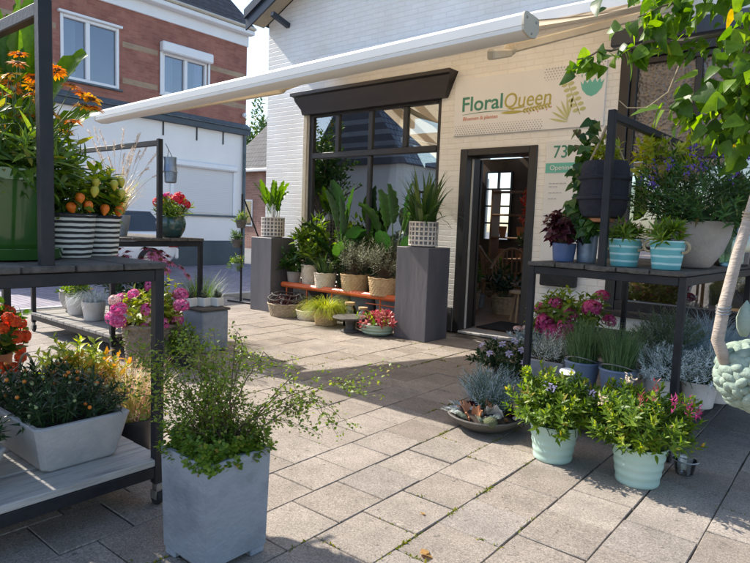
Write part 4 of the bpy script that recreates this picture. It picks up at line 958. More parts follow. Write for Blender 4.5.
# ------------------------------------------------------------------ plant racks
def rack(label, loc, rz, low='grey_plank', L=1.75, Wd=0.95, post=2.0, q=0.0205):
    t = thing('plant_rack', label, 'plant rack', loc, rz, 'black steel plant racks')
    h = Wd/2; st = MATS['black_steel']
    for x in (-h+q, h-q):
        for y in (q, L-q):
            mb = MB(); mb.box(x-q, x+q, y-q, y+q, .1, 1.052, .003); part('leg', mb, st, t)
            mb = MB(); mb.box(x-.012, x+.012, y-.02, y+.02, .062, .099, .003)
            for dx in (-.016, .016): mb.box(x+dx-.003, x+dx+.003, y-.022, y+.022, .03, .07)
            c = part('caster', mb, MATS['steel_worn'], t)
            mb = MB(); mb.tube([(x-.011, y, .034), (x+.011, y, .034)], .034, n=14); part('wheel', mb, MATS['tyre'], c)
    for nm, z0, z1 in (('upper_frame', 1.0, 1.05), ('lower_frame', .13, .18)):
        mb = MB()
        for x in (-h+q, h-q): mb.box(x-q+.002, x+q-.002, 2*q+.001, L-2*q-.001, z0, z1, .003)
        for y in (q, L-q): mb.box(-h+2*q+.001, h-2*q-.001, y-q+.002, y+q-.002, z0, z1, .003)
        part(nm, mb, st, t)
    for z, m, n in ((1.054, 'dark_plank', 5), (.182, low, 5)):
        pw = Wd/n if z > 1 else L/13
        mb = MB(); k = n if z > 1 else 13
        for i in range(k):
            if z > 1:    # planks run along the rack
                xx = -h+pw*i; mb.box(xx+.004, xx+pw-.004, -.02, L+.01, z, z+.026+random.uniform(-.002, .002), .004)
            else:
                yy = pw*i; mb.box(-h-.01, h+.01, yy+.003, yy+pw-.003, z, z+.03+random.uniform(-.002, .002), .004)
        part('upper_shelf' if z > 1 else 'lower_shelf', mb, MATS[m], t)
    for y in (q-.008, L-q+.008):
        mb = MB(); mb.box(-q*1.15, q*1.15, y-q, y+q, 1.053, post, .004); part('post', mb, st, t)
    mb = MB(); mb.box(-.02, .02, 2*q-.006, L-2*q+.006, post-.06, post-.012, .004); part('top_bar', mb, st, t)
    return t
rack('black rack in the left foreground carrying the big green pot and striped pots', (-2.325, .94, 0), PI/2, 'pale_plank', post=2.03)
rack('black rack near the road holding the teal pot, seen behind the left foreground', (-5.14, 3.08, 0), PI/2, 'grey_plank')
rack('black rack in front of the right window holding turquoise tins and a grey bowl', (-1.22, 3.63, 0), -math.radians(3), 'grey_plank', q=0.0195)
SH = 1.083     # top of an upper shelf
SL = .214      # top of a lower shelf
# ------------------------------------------------------------------ left foreground rack: what stands on it
def heads(parent, n, c, R, r, pm, cm, base, zmin=-.2, tilt=.6, stem='stem_green', inner=.75):
    E = dome(n, R, c, zmin, inner, .08); B = basepts(E, base, .05)
    part('stem', stems(E, B, .0028, 4, .1), MATS[stem], parent)
    for e in E:
        d = Vector(e)-Vector(base); d = d.normalized(); d.z += tilt
        daisy(parent, e, d, r*random.uniform(.8, 1.15), pm, cm)
t = thing('potted_flowers', 'large glossy green pot of tall orange daisies behind the rack post', 'potted plant', (-2.735, .93, SH))
pot(t, .2, .155, .36, MATS['green_glaze'], 48, lip=.012, liph=.05, fill=.92, name='pot')
mb = MB(); mb.lathe([(.19, 0), (.215, .004), (.225, .045), (.215, .047), (.2, .012), (.001, .012)], 40); part('saucer', mb, MATS['green_glaze'], t)
E = dome(95, (.33, .33, .27), (0, 0, .42), -.15, .35, .15); B = basepts(E, (0, 0, .32), .07)
foliage(t, MATS['leaf_fresh'], LANCE, E, B, L=.22, per=12, ls=.095, stem=MATS['stem_green'], a0=35, a1=85)
foliage(t, MATS['leaf_mid'], NARROW, E[:60]*.9+np.array([0, 0, .03]), B[:60], L=.2, per=10, ls=.12, a0=30, a1=80)
FL = [(-.03, .08, .80), (.0, .13, .71), (-.06, .03, .675), (.03, .09, .585), (.08, .25, .73), (.11, .285, .65), (.13, .32, .645), (.07, .23, .54), (.03, .1, .67),
      (-.1, -.06, .78), (-.16, .1, .74), (-.2, -.1, .66), (-.07, -.12, .6), (-.15, .2, .62), (.05, .02, .73), (-.12, .12, .86), (.1, .16, .60), (-.02, .22, .8), (-.25, .05, .8), (.13, .1, .5), (-.02, .0, .62), (.0, .16, .66), (.06, .2, .79), (.09, .3, .7), (.15, .3, .68), (.1, .24, .58), (-.08, .08, .7), (-.05, .15, .76), (.02, -.08, .68), (-.12, .0, .72)]
E = np.array(FL); B = basepts(E, (0, 0, .32), .06); part('stem', stems(E, B, .003, 4, .05), MATS['stem_green'], t)
for k, e in enumerate(FL):
    d = Vector((e[0]*.6+random.gauss(0, .15)+.08, e[1]*.6+random.gauss(0, .15)-.08, 1))
    daisy(t, e, d, random.uniform(.036, .049), MATS['petal_gold' if k in (1, 5, 7, 11, 14, 16, 21, 24, 28) else 'petal_orange'], MATS['flower_brown'], 20, T=SLIM, cz=.36)
def lantern_mesh(mat, r=.02):
    vs = []; fs = []; n = 15; prof = [(.25, 1.25), (.75, 1.05), (1, .5), (.97, 0), (.7, -.6), (.3, -1.15), (.02, -1.45)]
    for (q, z) in prof:
        for j in range(n):
            a = 2*PI*j/n; k = r*q*(1-.13*(math.cos(5*a)*.5+.5)); vs.append((k*math.cos(a), k*math.sin(a), r*z))
    m = len(prof); fs = [(i*n+j, i*n+(j+1) % n, (i+1)*n+(j+1) % n, (i+1)*n+j) for i in range(m-1) for j in range(n)]+[tuple(range(n))]
    mb = MB(); mb.add(vs, fs); return mb.mesh('lantern', MATS[mat], True, 60)
LMO, LMY = lantern_mesh('lantern_orange', .021), lantern_mesh('lantern_yellow', .019)
def physalis(label, loc, r, hh, lant, seed):
    t = thing('potted_lantern_plant', label, 'potted plant', loc, 0, 'striped pots of lantern plants')
    mb = MB(); mb.lathe(pot_prof(r, r*.83, hh, .005, 0, .004, .88), 40, wob=.012); part('pot', mb, MATS['black_white_stripes'], t)
    mb = MB(); mb.lathe([(.0001, hh*.9), (r*.93, hh*.885)], 18, wob=.02); part('soil', mb, MATS['soil'], t)
    mb = MB(); mb.tube([((r+.001)*math.cos(a), (r+.001)*math.sin(a), hh) for a in np.linspace(0, 2*PI, 33)], .004, n=5, cap=False); part('rim', mb, MATS['black_felt'], t)
    E = dome(34, (r*1.25, r*1.25, .17), (0, 0, hh+.08), -.2, .3, .12); B = basepts(E, (0, 0, hh*.88), r*.3)
    foliage(t, MATS['leaf_fresh'], OVAL, E, B, L=.1, per=7, ls=.075, stem=MATS['stem_green'], a0=45, a1=95, upb=.2)
    foliage(t, MATS['leaf_lime'], OVAL, E[:26]+np.array([.01, -.01, .02]), B[:26], L=.07, per=6, ls=.065, name='young_foliage', a0=40, a1=85)
    for (x, y, z, o) in lant:
        ob = D.objects.new('lantern', LMO if o else LMY); C.objects.link(ob); ob.parent = t; ob.location = (x, y, z); ob.rotation_euler = (random.gauss(0, .2), random.gauss(0, .2), random.uniform(0, 6))
    return t
physalis('nearer black and white striped pot of orange lantern fruit, beside the green pot', (-2.74, 1.2, SH), .108, .19,
         [(.09, -.03, .215, 1), (.1, .0, .255, 1), (.075, .05, .225, 1), (-.02, -.1, .27, 0), (.05, -.1, .29, 0), (-.06, -.09, .23, 0), (.11, .06, .29, 0), (.02, -.06, .35, 0), (-.1, -.03, .28, 1), (.06, .09, .33, 0)], 1)
physalis('striped pot of lantern fruit behind the nearer striped pot at the shelf end', (-2.83, 1.375, SH), .1, .185,
         [(.1, -.02, .215, 1), (.085, .055, .21, 1), (.11, .02, .33, 0), (.04, -.06, .3, 0), (.1, .06, .29, 0), (.0, .1, .25, 1), (.06, .08, .35, 0)], 2)
# banana-like plant with long paddles
def paddle(mb_l, mb_s, base, tip_dir, stem_l, leaf_l, wd, droop, twist=0.0, bend=.3):
    """one big leaf: stalk plus a long folded blade"""
    d = Vector(tip_dir).normalized(); b = Vector(base); hz = Vector((d.x, d.y, 0)); hz = hz.normalized() if hz.length > 1e-3 else Vector((1, 0, 0))
    pts = []; p = b.copy(); cur = Vector((d.x*.35, d.y*.35, 1)).normalized()
    for i in range(6): pts.append(p.copy()); cur = (cur*(1-i*.12)+d*(i*.12)).normalized(); p = p+cur*stem_l/5
    mb_s.tube(pts, [.016-.0016*i for i in range(6)], n=6)
    n = 16; vs = []; side0 = d.cross(Vector((0, 0, 1))).normalized(); p = pts[-1].copy(); cur = (pts[-1]-pts[-2]).normalized()
    for i in range(n+1):
        t_ = i/n; w = wd*(math.sin(PI*min(1, t_*.93+.03))**.62)*(1-.25*t_)/2
        sd = (side0*math.cos(twist)+cur.cross(side0)*math.sin(twist)).normalized(); nn = sd.cross(cur)
        rip = .012*math.sin(i*2.1)
        vs += [p-sd*w+nn*(w*.35+rip), p-sd*w*.5+nn*w*.12, p.copy(), p+sd*w*.5+nn*w*.12, p+sd*w+nn*(w*.35-rip)]
        cur = (cur+Vector((hz.x*.2, hz.y*.2, -1))*droop/n*(.5+t_)).normalized(); p = p+cur*leaf_l/n
    fs = [(i*5+j, i*5+j+1, (i+1)*5+j+1, (i+1)*5+j) for i in range(n) for j in range(4)]
    mb_l.add(vs, fs)
def paddle_mat(name, c1, c2, c3):
    m = leafmat(name, c1, c2, c3, rough=.32, trans=.42); t = m.node_tree; p = [n for n in t.nodes if n.type == 'BSDF_PRINCIPLED'][0]
    tc = t.nodes.new('ShaderNodeTexCoord'); nz = t.nodes.new('ShaderNodeTexNoise'); nz.inputs['Scale'].default_value = 45
    mp_ = t.nodes.new('ShaderNodeMapping'); mp_.inputs['Scale'].default_value = (1, 1, .15); t.links.new(tc.outputs['Object'], mp_.inputs[0]); t.links.new(mp_.outputs[0], nz.inputs['Vector'])
    b = t.nodes.new('ShaderNodeBump'); b.inputs['Strength'].default_value = .35; b.inputs['Distance'].default_value = .004
    t.links.new(nz.outputs['Fac'], b.inputs['Height']); t.links.new(b.outputs[0], p.inputs['Normal']); return m
paddle_mat('leaf_banana', (.045, .105, .014), (.075, .16, .02), (.12, .23, .028)); paddle_mat('leaf_strelitzia', (.014, .045, .013), (.025, .07, .016), (.06, .14, .025))
t = thing('banana_plant', 'banana plant with broad paddle leaves behind the orange daisies', 'potted plant', (-3.44, 1.2, SH))
pot(t, .15, .13, .3, MATS['fibre_grey'])
ml, ms = MB(), MB()
for d, sl_, ll, wd, dr, tw in (((.36, .27, .62), .36, .5, .3, .3, .9), ((.5, .4, .45), .24, .44, .24, .4, .8), ((-.2, -.1, 1), .5, .6, .24, .2, .9), ((-.1, .2, 1.1), .45, .65, .22, .2, .3), ((-.3, -.25, 1.2), .35, .7, .24, .25, .8), ((-.6, -.4, .8), .45, .7, .24, .6, .2), ((.05, .02, 1.2), .3, .6, .2, .15, -.5), ((-.15, -.2, 1.3), .2, .6, .22, .1, -.7), ((-.3, .3, .7), .3, .5, .2, .6, .3), ((.15, .0, .9), .45, .6, .24, .3, 1.2), ((-.05, -.1, 1), .55, .6, .24, .3, 1.5), ((.2, -.25, .8), .4, .55, .22, .5, 1.0)):
    paddle(ml, ms, (random.gauss(0, .02), random.gauss(0, .02), .26), d, sl_, ll, wd, dr, tw)
part('leaf', ml, MATS['leaf_banana'], t, recalc=False, ang=60); part('leaf_stalk', ms, MATS['stem_green'], t)
# troughs on the lower shelf
def trough_shell(L, Wd, Hh, fl=.04, th=.022):
    mb = MB(); vs = []
    def ring(l, w, z, b=.02):
        return [(l-b, -w, z), (l, -w+b, z), (l, w-b, z), (l-b, w, z), (-l+b, w, z), (-l, w-b, z), (-l, -w+b, z), (-l+b, -w, z)]
    l, w = L/2, Wd/2
    R = [ring(l-fl-.012, w-fl-.012, 0), ring(l-fl, w-fl, .014), ring(l-.004, w-.004, Hh-.02), ring(l, w, Hh-.006), ring(l-.006, w-.006, Hh), ring(l-th, w-th, Hh), ring(l-th-.004, w-th-.004, Hh-.03)]
    for r in R: vs += r
    k = len(R); fs = [(i*8+j, i*8+(j+1) % 8, (i+1)*8+(j+1) % 8, (i+1)*8+j) for i in range(k-1) for j in range(8)]+[tuple(range(8))[::-1], tuple((k-1)*8+j for j in range(8))]
    mb.add(vs, fs); return mb
def berry_mesh(r, m): mb = MB(); mb.sphere((0, 0, 0), r, 10, 8); return mb.mesh('berry', MATS[m])
BO, BG = berry_mesh(.0085, 'berry_orange'), berry_mesh(.007, 'berry_green')
def trough(label, loc, rz, L, Wd, Hh, seed, nb):
    t = thing('planted_trough', label, 'planter', loc, rz, 'grey concrete troughs of winter cherry')
    part('trough', trough_shell(L, Wd, Hh), MATS['concrete'], t, ang=30)
    mb = MB(); mb.box(-L/2+.03, L/2-.03, -Wd/2+.03, Wd/2-.03, Hh-.05, Hh-.025); part('soil', mb, MATS['soil'], t)
    n = 210; E = np.stack([rng.uniform(-L/2+.01, L/2-.0, n), rng.uniform(-Wd/2, Wd/2, n), Hh+rng.uniform(0.0, .1, n)], 1)
    E[:, 2] += .06*(1-(2*E[:, 0]/L)**4)*(1-(2*E[:, 1]/Wd)**4)+.012*np.sin(E[:, 0]*25)
    B = E*np.array([.75, .7, 0])+np.array([0, 0, Hh-.03])
    foliage(t, MATS['leaf_dark'], LANCE, E, B, L=.06, per=9, ls=.05, stem=MATS['stem_green'], a0=35, a1=85)
    for i in range(nb):
        e = E[rng.integers(0, n)]+np.array([rng.normal(0, .012), rng.normal(0, .012), rng.uniform(-.01, .025)])
        ob = D.objects.new('berry', BO if i % 5 < 2 else BG); C.objects.link(ob); ob.parent = t; ob.location = e
    return t
trough('longer grey concrete trough of dark winter cherry with orange berries on the low shelf', (-2.80, 1.14, SL), 0, .68, .4, .2, 1, 70)
trough('grey concrete trough cut by the left picture edge, nearer than the longer trough', (-2.74, .64, SL), 0, .62, .38, .17, 2, 24)
mb = MB(); mb.box(.27, .315, .0, .09, .155, .176, .004)
for o in [x for x in D.objects if x.name.startswith('planted_trough.001')]: part('label_clip', mb, MATS['black_plastic'], o)
t = thing('potted_shrub', 'yellow green variegated shrub turning golden behind the winter cherry trough', 'potted plant', (-3.3, 1.5, 0))
pot(t, .14, .11, .24, MATS['black_plastic'])
E = dome(80, (.3, .24, .2), (0, 0, .4), -.3, .4, .15); B = basepts(E, (0, 0, .2), .04)
foliage(t, MATS['leaf_lime'], OVAL, E, B, L=.1, per=9, ls=.06, stem=MATS['stem_green'], a0=35, a1=85)
k = (E[:, 0] > .02) & (E[:, 2] < .5)
foliage(t, MATS['leaf_yellow'], OVAL, E[k]+.01, B[k], L=.07, per=6, ls=.06, name='golden_foliage', a0=35, a1=85)
t = thing('heather_pot', 'feathery pink and yellow heather standing beside the left rack leg', 'potted plant', (-2.98, 1.62, 0))
pot(t, .12, .095, .2, MATS['black_plastic'])
V, f = blades(420, (0, 0, .17), .09, .34, .42, .006, .25); part('foliage', blade_mesh('heather', V, f, MATS['leaf_heath']), None, t)
E = dome(110, (.24, .24, .2), (0, 0, .33), -.2, .5); B = basepts(E, (0, 0, .17), .05); foliage(t, MATS['leaf_heath'], NARROW, E, B, L=.12, per=16, ls=.028, name='sprays', a0=30, a1=70)
t = thing('potted_begonia', 'trailing red orange begonia at the left picture edge', 'potted plant', (-4.06, 1.3, SL))
pot(t, .12, .09, .2, MATS['terracotta'])
E = dome(70, (.2, .2, .22), (0, 0, .34), -.7, .45); B = basepts(E, (0, 0, .19), .04); foliage(t, MATS['leaf_mid'], ROUND, E, B, L=.08, per=6, ls=.06, stem=MATS['stem_green'])
HB = ball_head_mesh('blossom', .03, MATS['petal_redorange'], 26, .75)
for e in dome(46, (.2, .2, .24), (0, 0, .28), -.9, .9):
    if e[2] < .46:
        ob = D.objects.new('blossom', HB); C.objects.link(ob); ob.parent = t; ob.location = e
t = thing('handled_basket', 'low wicker basket with a round hoop handle on the left low shelf', 'basket', (-3.72, 1.36, SL))
weave_pot(t, .13, .1, .1, MATS['wicker'], 5, 30)
mb = MB(); mb.tube([(.115*math.cos(a), .02, .09+.15*math.sin(a)) for a in np.linspace(0, PI, 15)], .008, n=6); part('handle', mb, MATS['wicker_grey'], t)
# square planter with the wispy shrub
t = thing('square_planter', 'tall square blue grey planter with a wispy wire vine in the foreground', 'planter', (-1.833, 1.335, 0))
mb = MB(); a, Hh = .145, .42; b2 = .008
def sq(l, z): return [(l, -l, z), (l, l, z), (-l, l, z), (-l, -l, z)]
R = [sq(a-.012, .03), sq(a-.01, .035), sq(a-.002, Hh-.01), sq(a, Hh-.004), sq(a-.004, Hh), sq(a-.02, Hh), sq(a-.022, Hh-.05)]
vs = [p for r in R for p in r]; k = len(R)
mb.add(vs, [(i*4+j, i*4+(j+1) % 4, (i+1)*4+(j+1) % 4, (i+1)*4+j) for i in range(k-1) for j in range(4)]+[(3, 2, 1, 0), tuple((k-1)*4+j for j in range(4))])
part('box', mb, MATS['fibre_blue'], t)
for x in (-1, 1):
    for y in (-1, 1):
        mb = MB(); mb.box(x*.1-.032, x*.1+.032, y*.1-.032, y*.1+.032, 0, .03, .005); part('foot', mb, MATS['fibre_blue'], t)
mb = MB(); mb.box(-.12, .12, -.12, .12, Hh-.05, Hh-.02); part('soil', mb, MATS['soil'], t)
n = 420; E = np.stack([rng.uniform(-.165, .165, n), rng.uniform(-.165, .165, n), Hh+rng.uniform(-.03, .09, n)], 1); B = E*np.array([.6, .6, 0])+np.array([0, 0, Hh-.04])
foliage(t, MATS['leaf_fresh'], ROUND, E, B, L=.05, per=10, ls=.021, name='foliage', a0=40, a1=90)
# arching twigs with tiny round leaves
tw = MB(); PL, DL, NL, SLs = [], [], [], []
def twig(p0, p1, lift, dens, r=.0022, side=3, spread=.014):
    p0, p1 = Vector(p0), Vector(p1); mid = (p0+p1)/2+Vector((0, 0, lift)); pts = []
    K = 12
    for i in range(K+1):
        s_ = i/K; q = p0*(1-s_)**2+mid*2*s_*(1-s_)+p1*s_*s_; q += Vector((random.gauss(0, .004), random.gauss(0, .004), random.gauss(0, .003)))
        pts.append(q)
    tw.tube(pts, r, r*.35, 4, cap=False)
    L = (p1-p0).length
    for _ in range(int(dens*L)):
        s_ = random.uniform(.2, 1)*K; i = min(int(s_), K-1); q = pts[i].lerp(pts[i+1], s_-i)
        q = q+Vector((random.gauss(0, spread), random.gauss(0, spread), random.gauss(0, spread)))
        PL.append(tuple(q)); DL.append((random.gauss(0, 1), random.gauss(0, 1), random.gauss(0, .6))); NL.append((random.gauss(0, .5), random.gauss(0, .5), 1)); SLs.append(random.uniform(.008, .017))
    return pts
bs = (0, 0, Hh)
for k in range(64):          # the dense part leaning left and up
    az = random.uniform(0, 2*PI); rr = random.uniform(.03, .3); cx, cy = -.1, -.02
    twig((random.gauss(0, .05), random.gauss(0, .05), Hh-.02), (cx+rr*math.cos(az), cy+rr*math.sin(az), Hh+random.uniform(.16, .42)), random.uniform(.02, .12), 170, .0016)
main = [((.05, .05, .86), .02), ((.17, .08, .8), .05), ((.24, .13, .66), .1), ((.33, .25, .6), .14), ((.4, .3, .7), .1), ((.0, .12, .8), .04), ((-.12, -.05, .86), .02), ((.2, .25, .72), .06), ((.45, .36, .74), .1), ((.28, .05, .56), .14)]
for e, lf in main:
    pts = twig((random.gauss(.02, .03), random.gauss(0, .03), Hh-.02), e, lf, 90, .0036, spread=.012)
    for _ in range(7):
        q = pts[random.randint(4, 12)]; twig(q, q+Vector((random.gauss(.03, .06), random.gauss(.03, .06), random.gauss(-.05, .06))), .01, 190, .0014, spread=.014)
part('twig', tw, MATS['stem_brown'], t)
leafmat('leaf_wire', (.1, .17, .02), (.17, .25, .03), (.27, .34, .06), trans=.4)
part('twig_leaves', leaf_mesh('twig_leaves', ROUND, np.array(PL), np.array(DL), np.array(NL), np.array(SLs), MATS['leaf_wire']), None, t)
# ------------------------------------------------------------------ rack near the road
t = thing('potted_flowers', 'dark teal glazed pot of red and pink flowers on the roadside rack', 'potted plant', (-5.36, 3.33, SH))
mb = MB(); mb.lathe([(.085, 0), (.1, .01), (.135, .08), (.145, .14), (.132, .19), (.125, .2), (.13, .21), (.118, .21), (.112, .18)], 32); part('pot', mb, MATS['teal_glaze'], t)
mb = MB(); mb.lathe([(.0001, .185), (.112, .182)], 16); part('soil', mb, MATS['soil'], t)
E = dome(46, (.2, .2, .15), (0, 0, .27), -.2, .4); B = basepts(E, (0, 0, .18), .04); foliage(t, MATS['leaf_fresh'], LANCE, E, B, L=.08, per=9, ls=.075, stem=MATS['stem_green'])
HB = ball_head_mesh('flower_head', .05, MATS['petal_red'], 30, .5); HP = ball_head_mesh('flower_head', .045, MATS['petal_magenta'], 30, .5)
for (x, y, z, m) in ((.05, .06, .4, HB), (.1, .0, .37, HB), (-.02, -.08, .4, HP), (0, .1, .38, HB), (-.08, .03, .4, HP), (.12, .08, .33, HB), (-.1, -.08, .34, HB)):
    ob = D.objects.new('flower_head', m); C.objects.link(ob); ob.parent = t; ob.location = (x, y, z)
t = thing('hanging_bucket', 'dented blue grey zinc bucket hanging beside the roadside rack post', 'bucket', (-5.12, 3.17, 1.6))
mb = MB(); mb.lathe([(.04, 0), (.055, .01), (.06, .1), (.066, .105), (.06, .115), (.055, .2), (.06, .24), (.055, .24), (.05, .2)], 18, wob=.05); part('bucket', mb, MATS['zinc'], t)
mb = MB(); mb.tube([(-.05, 0, .22), (0, -.02, .31), (.05, 0, .22)], .003, n=5); mb.tube([(0, -.02, .31), (0, -.05, .36)], .003, n=5); part('hook', mb, MATS['black_steel'], t)
t = thing('potted_grass', 'dry fountain grass with pale plumes on the roadside rack', 'potted plant', (-5.6, 2.9, SH))
pot(t, .12, .09, .2, MATS['fibre_grey'])
V, f = blades(220, (0, 0, .17), .05, .55, .35, .005, .6); part('foliage', blade_mesh('grass', V, f, MATS['leaf_heath']), None, t)
mb = MB(); P, Dd, N, s_ = [], [], [], []
for k in range(26):
    e = Vector((random.uniform(-.28, .34), random.uniform(-.25, .45), random.uniform(.6, 1.0))); b0 = Vector((random.gauss(0, .03), random.gauss(0, .03), .17))
    m_ = (e+b0)/2+Vector((0, 0, .15)); pts = [b0*(1-q)**2+m_*2*q*(1-q)+e*q*q for q in [i/8 for i in range(9)]]; mb.tube(pts, .0022, .001, 4, cap=False)
    for q in np.linspace(.72, 1, 26):
        c_ = b0*(1-q)**2+m_*2*q*(1-q)+e*q*q
        for _ in range(3): P.append(tuple(c_)); dd = (pts[-1]-pts[-3]).normalized()+Vector((random.gauss(0, .5), random.gauss(0, .5), random.gauss(0, .5))); Dd.append(tuple(dd)); N.append((random.gauss(0, 1), random.gauss(0, 1), .3)); s_.append(random.uniform(.02, .035))
part('stem', mb, MATS['rope'], t); part('plume', leaf_mesh('plume', NARROW, np.array(P), np.array(Dd), np.array(N), np.array(s_), MATS['plume']), None, t)
# hydrangea in a wicker basket
def hydrangea(label, loc, R, c, hd, petal, potf, nsh=80, group='hydrangeas in bloom', ls=.085, leaf='leaf_fresh'):
    t = thing('potted_hydrangea', label, 'potted plant', loc, 0, group); potf(t)
    E = dome(nsh, R, c, -.35, .4, .12); B = basepts(E, (0, 0, c[2]*.5), .05)
    foliage(t, MATS[leaf], OVAL, E, B, L=.1, per=7, ls=ls, stem=MATS['stem_green'], a0=45, a1=90, upb=.2)
    ms = [ball_head_mesh('flower_head', 1, MATS[p], 80, .3) for p in petal]
    for k, (x, y, z, r, i) in enumerate(hd):
        ob = D.objects.new('flower_head', ms[i]); C.objects.link(ob); ob.parent = t; ob.location = (x, y, z); ob.scale = (r, r, r*.85); ob.rotation_euler = (random.uniform(-.3, .3), random.uniform(-.3, .3), random.uniform(0, 6))
    return t
hydrangea('pink hydrangea in a tall wicker basket on the tiles beneath the left racks', (-4.74, 2.76, 0), (.27, .27, .24), (0, 0, .48),
          [(.0, -.29, .5, .07, 0), (-.02, -.33, .43, .065, 0), (.15, -.1, .5, .075, 0), (.2, -.03, .38, .07, 0), (.07, -.2, .63, .05, 0), (-.02, -.32, .58, .05, 2), (.12, -.12, .35, .05, 0), (.14, -.08, .43, .07, 2), (.0, -.3, .4, .07, 0), (.22, .15, .52, .07, 0), (.1, .22, .6, .07, 0), (-.15, .1, .66, .07, 0), (.2, .12, .4, .06, 0), (-.2, -.15, .55, .07, 0)],
          ('petal_pink', 'petal_magenta', 'petal_cream'), lambda t: weave_pot(t, .235, .185, .35, MATS['wicker_grey'], 12, 44, .012), leaf='leaf_lime')
t = thing('potted_coneflowers', 'mauve coneflowers behind the basket hydrangea under the roadside rack', 'potted plant', (-5.55, 3.05, SL))
pot(t, .14, .11, .22, MATS['fibre_grey'])
E = dome(60, (.3, .34, .28), (0, 0, .36), -.1, .4); B = basepts(E, (0, 0, .2), .05); foliage(t, MATS['leaf_dark'], LANCE, E, B, L=.14, per=9, ls=.09, stem=MATS['stem_green'])
for e in dome(44, (.4, .46, .3), (.1, 0, .46), .1, .9):
    daisy(t, e, (e[0], e[1]-.1, .5), .055, MATS['petal_mauve'], MATS['flower_brown'], 12, cz=.4)
t = thing('potted_plant', 'round taupe pot with green trailing plant at the low shelf end by the road', 'potted plant', (-6.72, 3.0, SL))
mb = MB(); mb.lathe([(.08, 0), (.12, .03), (.16, .13), (.165, .22), (.15, .24), (.14, .2)], 28); part('pot', mb, MATS['concrete_warm'], t)
E = dome(36, (.17, .17, .12), (.06, 0, .24), -.4, .4); B = basepts(E, (0, 0, .19), .04); foliage(t, MATS['leaf_mid'], OVAL, E, B, L=.08, per=9, ls=.055, stem=MATS['stem_green'])
def whitepot(label, loc, kind):
    t = thing('potted_plant', label, 'potted plant', loc, 0, 'white pots on the roadside low shelf'); pot(t, .115, .09, .19, MATS['white_terracotta'])
    if kind == 0:
        E = dome(40, (.16, .16, .15), (0, 0, .27), -.4, .4); B = basepts(E, (0, 0, .16), .04); foliage(t, MATS['leaf_fresh'], OVAL, E, B, L=.08, per=9, ls=.05, stem=MATS['stem_green'])
    else:
        V, f = blades(300, (0, 0, .17), .07, .27, .6, .004, 1.3); part('foliage', blade_mesh('grass', V, f, MATS['leaf_fescue' if kind == 1 else 'leaf_silver']), None, t)
whitepot('white pot of leafy green plant on the roadside low shelf', (-6.45, 2.9, SL), 0)
whitepot('white pot of drooping silver grass on the roadside low shelf', (-6.0, 2.86, SL), 2)
whitepot('white pot of blue grass half hidden behind the silver grass', (-5.8, 3.05, SL), 1)
# grey block with three white cups
t = thing('planter_block', 'square grey planter used as a table beside the roadside rack', 'planter', (-4.93, 3.44, 0))
mb = MB(); mb.box(-.17, .17, -.15, .15, .012, .40, .01); part('box', mb, MATS['fibre_blue'], t)
mb = MB(); mb.box(-.185, .185, -.165, .165, .402, .425, .006); part('top_board', mb, MATS['dark_plank'], t)
for k, (x, y, lab) in enumerate(((-.08, -.11, 'left white square cup of small succulents on the grey block'), (-.02, .0, 'middle white square cup of small succulents on the grey block'), (.04, .11, 'right white square cup of small succulents on the grey block'))):
    t = thing('succulent_cup', lab, 'potted plant', (-4.93+x, 3.44+y, .426), .2, 'white cups on the grey block')
    mb = MB(); mb.box(-.048, .048, -.048, .048, 0, .088, .008); part('cup', mb, MATS['white_glaze'], t)
    mb = MB(); mb.box(-.04, .04, -.04, .04, .0885, .0895); part('soil', mb, MATS['soil'], t)
    E = dome(12, (.04, .04, .06), (0, 0, .1), 0, .4); B = basepts(E, (0, 0, .085), .015); foliage(t, MATS['leaf_olive'], SPOON, E, B, L=.05, per=9, ls=.03, stem=MATS['stem_green'])
t = thing('potted_grass', 'upright green rosemary like plant behind the grey block', 'potted plant', (-5.42, 3.72, 0))
pot(t, .13, .1, .22, MATS['black_plastic'])
V, f = blades(420, (0, 0, .18), .09, .55, .3, .006, .3); part('foliage', blade_mesh('grass', V, f, MATS['leaf_mid']), None, t)
t = thing('potted_flowers', 'low green bedding plant at the foot of the basket hydrangea', 'potted plant', (-4.42, 2.88, 0))
pot(t, .1, .08, .13, MATS['black_plastic'])
E = dome(50, (.17, .16, .26), (0, 0, .22), -.2, .3); B = basepts(E, (0, 0, .1), .04); foliage(t, MATS['leaf_fresh'], OVAL, E, B, L=.1, per=9, ls=.045, stem=MATS['stem_green'])
